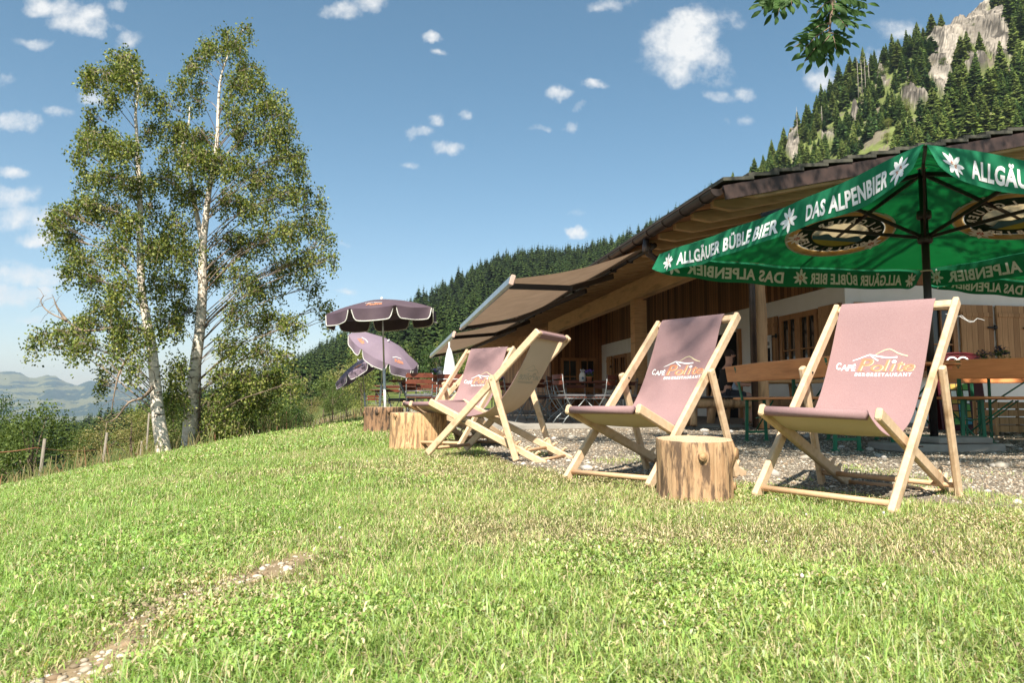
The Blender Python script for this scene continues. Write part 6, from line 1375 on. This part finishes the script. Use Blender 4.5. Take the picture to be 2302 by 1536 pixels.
def hill_trees():
    protos = [conifer_np(100 + s, 30, 15, .14 + .025 * (s % 3), .35, None if s % 2 else [(.04, .065, .02), (.055, .085, .025), (.03, .05, .016), (.065, .09, .03)]) for s in range(6)]
    for v, f, c in protos: c *= 2.5; c *= (1.18, 1.0, .75)
    mes = [npmesh('crown', v, f, M_needle, c) for v, f, c in protos]
    tm = MB(); tm.tube([(0, 0, 0), (0, 0, .5), (0, 0, .97)], [.016, .010, .002], 6); tme = bpy.data.meshes.new('trunk'); tme.from_pydata(tm.v, [], tm.f); tme.materials.append(M_bark)
    rr = random.Random(5); spots = []
    X, Y, W = terrain_rock
    def rock_at(x, y):
        px = PCX + F * x / y; j = min(W.shape[0] - 1, np.searchsorted(Y[:, 0], y)); i = min(W.shape[1] - 1, np.searchsorted(X[j], x)); return W[j, i]
    def conifer(x, y, h, lab='dark spruce on the steep slope above the restaurant roof', grp='spruces on the steep slope above the roof', v=None):
        s = rr.randrange(6) if v is None else v; root = thing('spruce_tree', lab, 'spruce', (x, y, T(x, y) - .3), rr.uniform(0, 6.28), grp); root.scale = (h * rr.uniform(.85, 1.25),) * 2 + (h,)
        link('trunk', tme, root); link('crown', mes[s], root)
    for px, pt, D, h, lab in ((1607, 383, 322, 11, 'leftmost small lone spruce above the roof corner'), (1637, 358, 322, 12, 'slim lone spruce second from the left above the roof corner'), (1655, 352, 326, 13, 'slim lone spruce third from the left above the roof corner')):
        conifer(kx(px, pt) * D, D, h, lab, None)
    for i in range(26):
        px = 1655 + i * 20 + rr.uniform(-6, 6); D = 352 + rr.uniform(-8, 4); conifer(kx(px) * D, D, rr.uniform(8, 15))
    tries = 0
    while len(spots) < 266 and tries < 9000:
        tries += 1; px = rr.uniform(1600, 2480); D = 205 + 150 * rr.random() ** .8; x = kx(px) * D; z = T(x, D); py = PCY - F * math.tan(math.atan((z - CAMZ) / D) - PITCH)
        if py > 470 or py < -90: continue
        if rock_at(x, D) > .35: continue
        if vnoise(np.array([x]), np.array([D]), 16, 91)[0] < .33 and px < 2200: continue
        if any((x - a) ** 2 + (D - b) ** 2 < 15 for a, b in spots): continue
        spots.append((x, D)); conifer(x, D, rr.uniform(7, 13) * (1.35 if px > 2100 else 1))
    # dead bare trunks on the crest
    for px, pt, pb in ((1957, 128, 168), (1966, 132, 172), (1974, 126, 170), (1983, 133, 176), (2093, 130, 165), (1812, 238, 262), (1870, 235, 300)):
        D = 330; x = kx(px) * D; z = T(x, D); z1 = CAMZ + el(pt) * D; root = thing('dead_tree', 'bare grey dead trunk among the spruces on the crest', 'dead tree', (x, D, z - .5), 0, 'dead bare trunks on the steep slope'); m = MB(); h = max(6, z1 - z)
        m.tube([(0, 0, 0), (.1, 0, h * .5), (0, 0, h)], [.17, .12, .04], 6); 
        m.build('trunk', mat('dead_wood', (.42, .36, .30), rough=.9), root)
        m = MB()
        for j in range(8): a = rr.uniform(0, 6.28); zz = h * rr.uniform(.35, .9); m.tube([(0, 0, zz), (math.cos(a) * .9, math.sin(a) * .9, zz + .2)], [.06, .02], 4)
        m.build('branch', mat('dead_wood', (.42, .36, .30), rough=.9), root)
    # bushes on the sunny slope
    for i in range(46):
        px = rr.uniform(1590, 2300); D = rr.uniform(215, 345); x = kx(px) * D; z = T(x, D); py = PCY - F * math.tan(math.atan((z - CAMZ) / D) - PITCH)
        if py > 470: continue
        h = rr.uniform(3, 6); plant('bush', rr.choice(['mid', 'pale', 'mid']), 20 + rr.randrange(3), px, D, py - h / D * F, h * 1.1 / D * F, 'rounded green bush on the sunny steep slope', 'bush', 'bushes on the sunny steep slope')
    # the wooded hill: one mass
    low_gain = .95
    low = [conifer_np(200 + s, 13, 9, .17 + .02 * (s % 3), .35) for s in range(6)]
    n = 0; Vs, Fs, Cs = [], [], []; off = 0
    nn = 5200; px = RNG.uniform(-100, 2700, nn); D = np.where(RNG.uniform(0, 1, nn) < .62, RNG.uniform(205, 640, nn), RNG.uniform(560, 625, nn)); x = (px - PCX) / F * D; z = terr(x, D)
    py = PCY - F * np.tan(np.arctan((z - CAMZ) / D) - PITCH)
    for i in range(nn):
        if px[i] > 1560 and (D[i] < 600 and py[i] > 560): continue
        if px[i] > 1620 and D[i] > 195 and (py[i] < 470): continue
        if px[i] < 380 and D[i] < 250: continue
        v, f, c = low[i % 6]; h = RNG.uniform(10, 19) * (1.0 if D[i] < 400 else 1.15); w = h * RNG.uniform(.9, 1.3)
        Vs.append(v * (w, w, h) + (x[i], D[i], z[i] - .4)); Fs.append(f + off); Cs.append(c * low_gain * RNG.uniform(.7, 1.3) * np.array([1.15, 1.0, .85]) * (1.0 if px[i] < 1350 else 1.3)); off += len(v)
    for i in range(1300):
        p_ = RNG.uniform(1600, 2500); d_ = RNG.uniform(205, 352); x_ = kx(p_) * d_; z_ = T(x_, d_)
        if rock_at(x_, d_) > .3 or vnoise(np.array([x_]), np.array([d_]), 16, 91)[0] < .36: continue
        v, f, c = low[i % 6]; h = RNG.uniform(3, 8.5); w = h * RNG.uniform(1, 2.0); Vs.append(v * (w, w, h) + (x_, d_, z_ - .3)); Fs.append(f + off); Cs.append(c * 2.2 * RNG.uniform(.7, 1.3)); off += len(v)
    tag(link('forest', npmesh('forest', np.concatenate(Vs), np.concatenate(Fs), M_needle, np.concatenate(Cs))), 'dense dark spruce forest covering the rounded hill', 'forest', kind='stuff')
hill_trees()
def valley_wood():
    v, f, c = conifer_np(300, 6, 5, .22, .3); n = 2600; x = RNG.uniform(-2300, -900, n); y = RNG.uniform(1900, 3300, n); Vs, Fs = [], []
    z = np.where(y < 3000, -60 - (y - 1050) / 1950 * 105, -165.)
    V = (v[None] * (26, 26, 22) * RNG.uniform(.7, 1.3, (n, 1, 1)) + np.stack([x, y, z - 2], 1)[:, None]).reshape(-1, 3); Fc = (np.arange(n)[:, None, None] * len(v) + f[None]).reshape(-1, 4)
    tag(link('valley_forest', npmesh('valley_forest', V, Fc, M_needle, np.tile(c, (n, 1)))), 'hazy forest band on the valley floor', 'forest', kind='stuff')
valley_wood()

# ------------------------------------------------------------------ ash tree overhead: trunk outside the frame, branch tips hanging into it
def ash_tree():
    root = thing('ash_tree', 'leafy ash branch hanging into the top of the picture from an overhead tree', 'tree', (7.4, 1.6, 0)); o = Vector((7.4, 1.6, 0))
    m = MB(); m.tube(catmull([(0, 0, -.1), (-.1, .1, 1.5), (-.4, .0, 3.4), (-1.2, 0, 5.6), (-1.6, .2, 8.4)], 4), [.30 - .0155 * i for i in range(17)], 14); m.build('trunk', M_bark, root)
    # crown clumps placed where their shade falls on the yard, the parasol, the benches and the gable
    G = [(1.6, 6.4, 5.2, .55), (2.6, 6.0, 5.6, .65), (2.2, 7.2, 5.0, .6), (3.4, 7.0, 5.5, .7), (1.3, 7.8, 5.4, .55), (.9, 8.6, 5.2, .5), (2.4, 8.4, 5.6, .65), (3.6, 8.2, 5.2, .7), (4.8, 7.6, 5.8, .75), (5.6, 6.6, 5.6, .6), (4.6, 8.9, 6.2, .7), (6.2, 8.2, 6.0, .7), (5.8, 9.6, 6.8, .8), (7.4, 9.2, 6.6, .7), (2.9, 9.6, 6.3, .7), (4.0, 10.2, 7.0, .7), (1.7, 9.6, 6.0, .6), (7.0, 10.8, 7.6, .8), (5.0, 11.2, 7.6, .8), (8.4, 9.8, 7.2, .7), (6.8, 7.2, 5.6, .5), (3.2, 5.4, 5.4, .35), (4.3, 6.2, 5.8, .4), (6.0, 12.4, 8.2, .8), (3.4, 11.4, 7.6, .6)]
    cents = []; b = MB(); rr = random.Random(8)
    for gx, gy, H, s in G:
        c = Vector((gx - .12 * H, gy - .81 * H, H)) - o; st = Vector((-.5 - .14 * max(0, H - 4), 0, 3.2 + .35 * (H - 4))); mid = st.lerp(c, .5) + Vector((0, 0, .5))
        b.tube(catmull([tuple(st), tuple(mid), tuple(c)], 5), [.07 - .0055 * i for i in range(11)], 6)
        for i in range(16): q = c + Vector((rr.gauss(0, .42), rr.gauss(0, .45), rr.gauss(0, .30))) * s * 1.25; b.tube([c.lerp(mid, rr.uniform(0, .3)), q], [.012, .004], 4, cap=False); cents.append(q)
    # small sprays shading the tops of two deck chairs
    for (tx, ty, tz), H in (((.98, 4.42, .90), 11.5), ((1.08, 4.36, .80), 11.2), ((-.30, 7.1, .90), 11.0)):
        h = H - tz; c = Vector((tx - .12 * h, ty - .81 * h, H)) - o; 
        for i in range(3): cents.append(c + Vector((rr.gauss(0, .07), rr.gauss(0, .07), rr.gauss(0, .07))))
        b.tube(catmull([(-1.6, .2, 8.3), tuple(Vector((-1.6, .2, 8.3)).lerp(c, .5) + Vector((0, 0, .8))), tuple(c)], 5), [.08 - .007 * i for i in range(11)], 6)
    V, Fc, cl = leaves_np(np.array([tuple(c) for c in cents]), .11, 34, (.15, .15, .11), [(.05, .10, .02), (.065, .12, .025), (.04, .08, .018)], droop=.6, aspect=.42)
    link('crown', npmesh('crown', V, Fc, M_leaf, cl), root)
    # pinnate sprays seen against the sky
    D = 4.9; W = lambda px, py, d=0: P(px, py, D + d) - o
    lv, lf = [], []; col = []
    def leaflet(p, d, nrm, L_, w):
        d = d.normalized(); s_ = d.cross(nrm).normalized(); k = len(lv); pts = [(0, 0), (.25, .7), (.55, 1), (.82, .6), (1, 0), (.82, -.6), (.55, -1), (.25, -.7)]
        for a, q in pts: lv.append(p + d * a * L_ + s_ * q * w * .5 + nrm * (.10 * L_ * (abs(q) - a * a * .6)))
        lf.append([k + i for i in range(8)]); c = rr.choice([(.05, .11, .022), (.065, .13, .03), (.04, .09, .02)]); col.extend([c] * 8)
    def spray(p, q, n=5, L_=.092):
        p, q = Vector(p), Vector(q); d = q - p; nrm = (Vector((rr.uniform(-.3, .3), -1, rr.uniform(-.1, .5)))).normalized(); mid = p.lerp(q, .5) + Vector((0, 0, .02)); b.tube([p, mid, q], [.0035, .003, .002], 5)
        for i in range(n):
            t = .22 + .70 * i / n; c = p.lerp(q, t) + Vector((0, 0, .02 * math.sin(math.pi * t))); s_ = d.normalized().cross(nrm)
            for sg in (-1, 1): leaflet(c, d.normalized() * .75 + s_ * sg * .75 + Vector((0, 0, -.15)), (nrm + s_ * sg * .3).normalized(), L_ * rr.uniform(.75, 1.05), L_ * .36)
        leaflet(q, d, nrm, L_, L_ * .36)
    main = [W(1905, -260, -.4), W(1880, -120, -.15), W(1872, -20), W(1868, 40), W(1862, 85)]; b.tube(catmull([tuple(p) for p in main], 4), [.022 - .0011 * i for i in range(17)], 7)
    b.tube(catmull([(-.8, 0, 4.4), tuple(W(2100, -600, -1.2)), tuple(main[0])], 5), [.05 - .0027 * i for i in range(11)], 7)
    for a, q, n in (((1870, 20), (1945, 28), 5), ((1868, 30), (1905, 62), 5), ((1865, 55), (1835, 60), 4), ((1866, 60), (1800, 118), 6), ((1864, 80), (1826, 140), 6), ((1864, 82), (1895, 108), 5), ((1862, 72), (1912, 96), 5), ((1860, 60), (1792, 92), 5), ((1870, 0), (1835, 30), 4), ((1872, -20), (1925, -5), 5), ((1866, 70), (1850, 118), 4), ((1872, -10), (1890, 45), 5), ((1868, 40), (1930, 55), 5), ((1866, 50), (1818, 75), 5), ((1863, 85), (1858, 145), 6), ((1863, 80), (1808, 140), 6), ((1864, 70), (1785, 105), 5), ((1870, 10), (1900, 25), 5), ((1866, 60), (1880, 110), 5), ((1872, -5), (1950, 8), 6), ((1869, 20), (1850, 55), 4), ((1874, -30), (1850, 12), 5)):
        spray(W(*a, rr.uniform(-.06, .06)), W(*q, rr.uniform(-.12, .12)), n)
    b.tube(catmull([tuple(main[1]), tuple(W(1800, -60, .1)), tuple(W(1755, -12, .1))], 4), [.010 - .0008 * i for i in range(9)], 6)
    for a, q, n in (((1760, -14), (1712, 22), 5), ((1762, -12), (1748, 36), 5), ((1775, -22), (1780, 12), 4), ((1765, -18), (1722, -4), 4), ((1782, -26), (1830, -6), 4), ((1762, -12), (1735, 30), 5), ((1768, -18), (1765, 22), 5), ((1758, -14), (1710, 8), 5), ((1780, -26), (1800, 5), 5)): spray(W(*a, .1), W(*q, rr.uniform(0, .2)), n)
    me = bpy.data.meshes.new('leaf_spray'); me.from_pydata([tuple(v) for v in lv], [], lf); me.materials.append(M_leaf); at = me.attributes.new('col', 'FLOAT_COLOR', 'POINT'); at.data.foreach_set('color', np.concatenate([np.array(col), np.ones((len(col), 1))], 1).astype(np.float32).ravel()); link('leaf_spray', me, root)
    b.build('branch', M_twig, root)
ash_tree()

# ------------------------------------------------------------------ fences
M_post = mat('weathered_post', (.25, .215, .17), (.16, .135, .105), rough=.9, scale=12, stretch=(4, 4, .6))
def fence_near():
    pts = [(82, 987, 1056, 19.0), (222, 973, 1031, 23.0), (313, 992, 1027, 27), (326, 928, 1025, 24.5), (581, 962, 986, 36), (517, 976, 1000, 33)]
    for i, (px, pt, pb, D) in enumerate(pts):
        x = kx(px, pb) * D; z1 = CAMZ + el(pt) * D; z0 = min(T(x, D), CAMZ + el(pb) * D) - .1; lean = (.10, .12, .06, .04, 0, 0)[i]
        root = thing('fence_post', ['grey fence post furthest left, leaning slightly', 'grey fence post leaning right, second from the left', 'short pale fence post left of the birch', 'tall thin fence post just left of the birch trunk', 'small fence post beyond the lawn, right of the birches', 'stubby fence post just right of the birches'][i], 'fence post', (x, D, z0)); H = z1 - z0; m = MB(); m.tube([(0, 0, 0), (lean * .5 * H * .5, 0, H * .5), (lean * H * .6, 0, H)], [.045, .042, .038] if i != 3 else [.035, .032, .028], 8); m.build('post', M_post, root)
    a, b, c = P(-60, 1016, 18.5), P(80, 1007, 19), P(224, 1012, 23); root = thing('fence_wire', 'rusty wire strung between the two leftmost fence posts', 'wire', a); m = MB()
    def sag(p, q): return [p.lerp(q, t) + Vector((0, 0, -.06 * math.sin(math.pi * t))) - a for t in [i / 10 for i in range(11)]]
    m.tube(sag(a, b) + sag(b, c)[1:], .011, 5); m.build('strand', mat('rusty_wire', (.30, .13, .07), rough=.8), root)
    rr = random.Random(3)
    for i in range(26):
        t = i / 25; D = 66 + 55 * t; px = 640 + 165 * t ** .8; x = kx(px) * D; z = T(x, D); root = thing('fence_post', 'one post of the far meadow fence below the woods', 'fence post', (x, D, z - .2), 0, 'posts of the far meadow fence'); m = MB(); h = rr.uniform(.9, 1.3); m.tube([(0, 0, 0), (rr.uniform(-.06, .06), 0, h)], .045, 6); m.build('post', mat('dark_post', (.17, .14, .11), rough=.9), root)
fence_near()
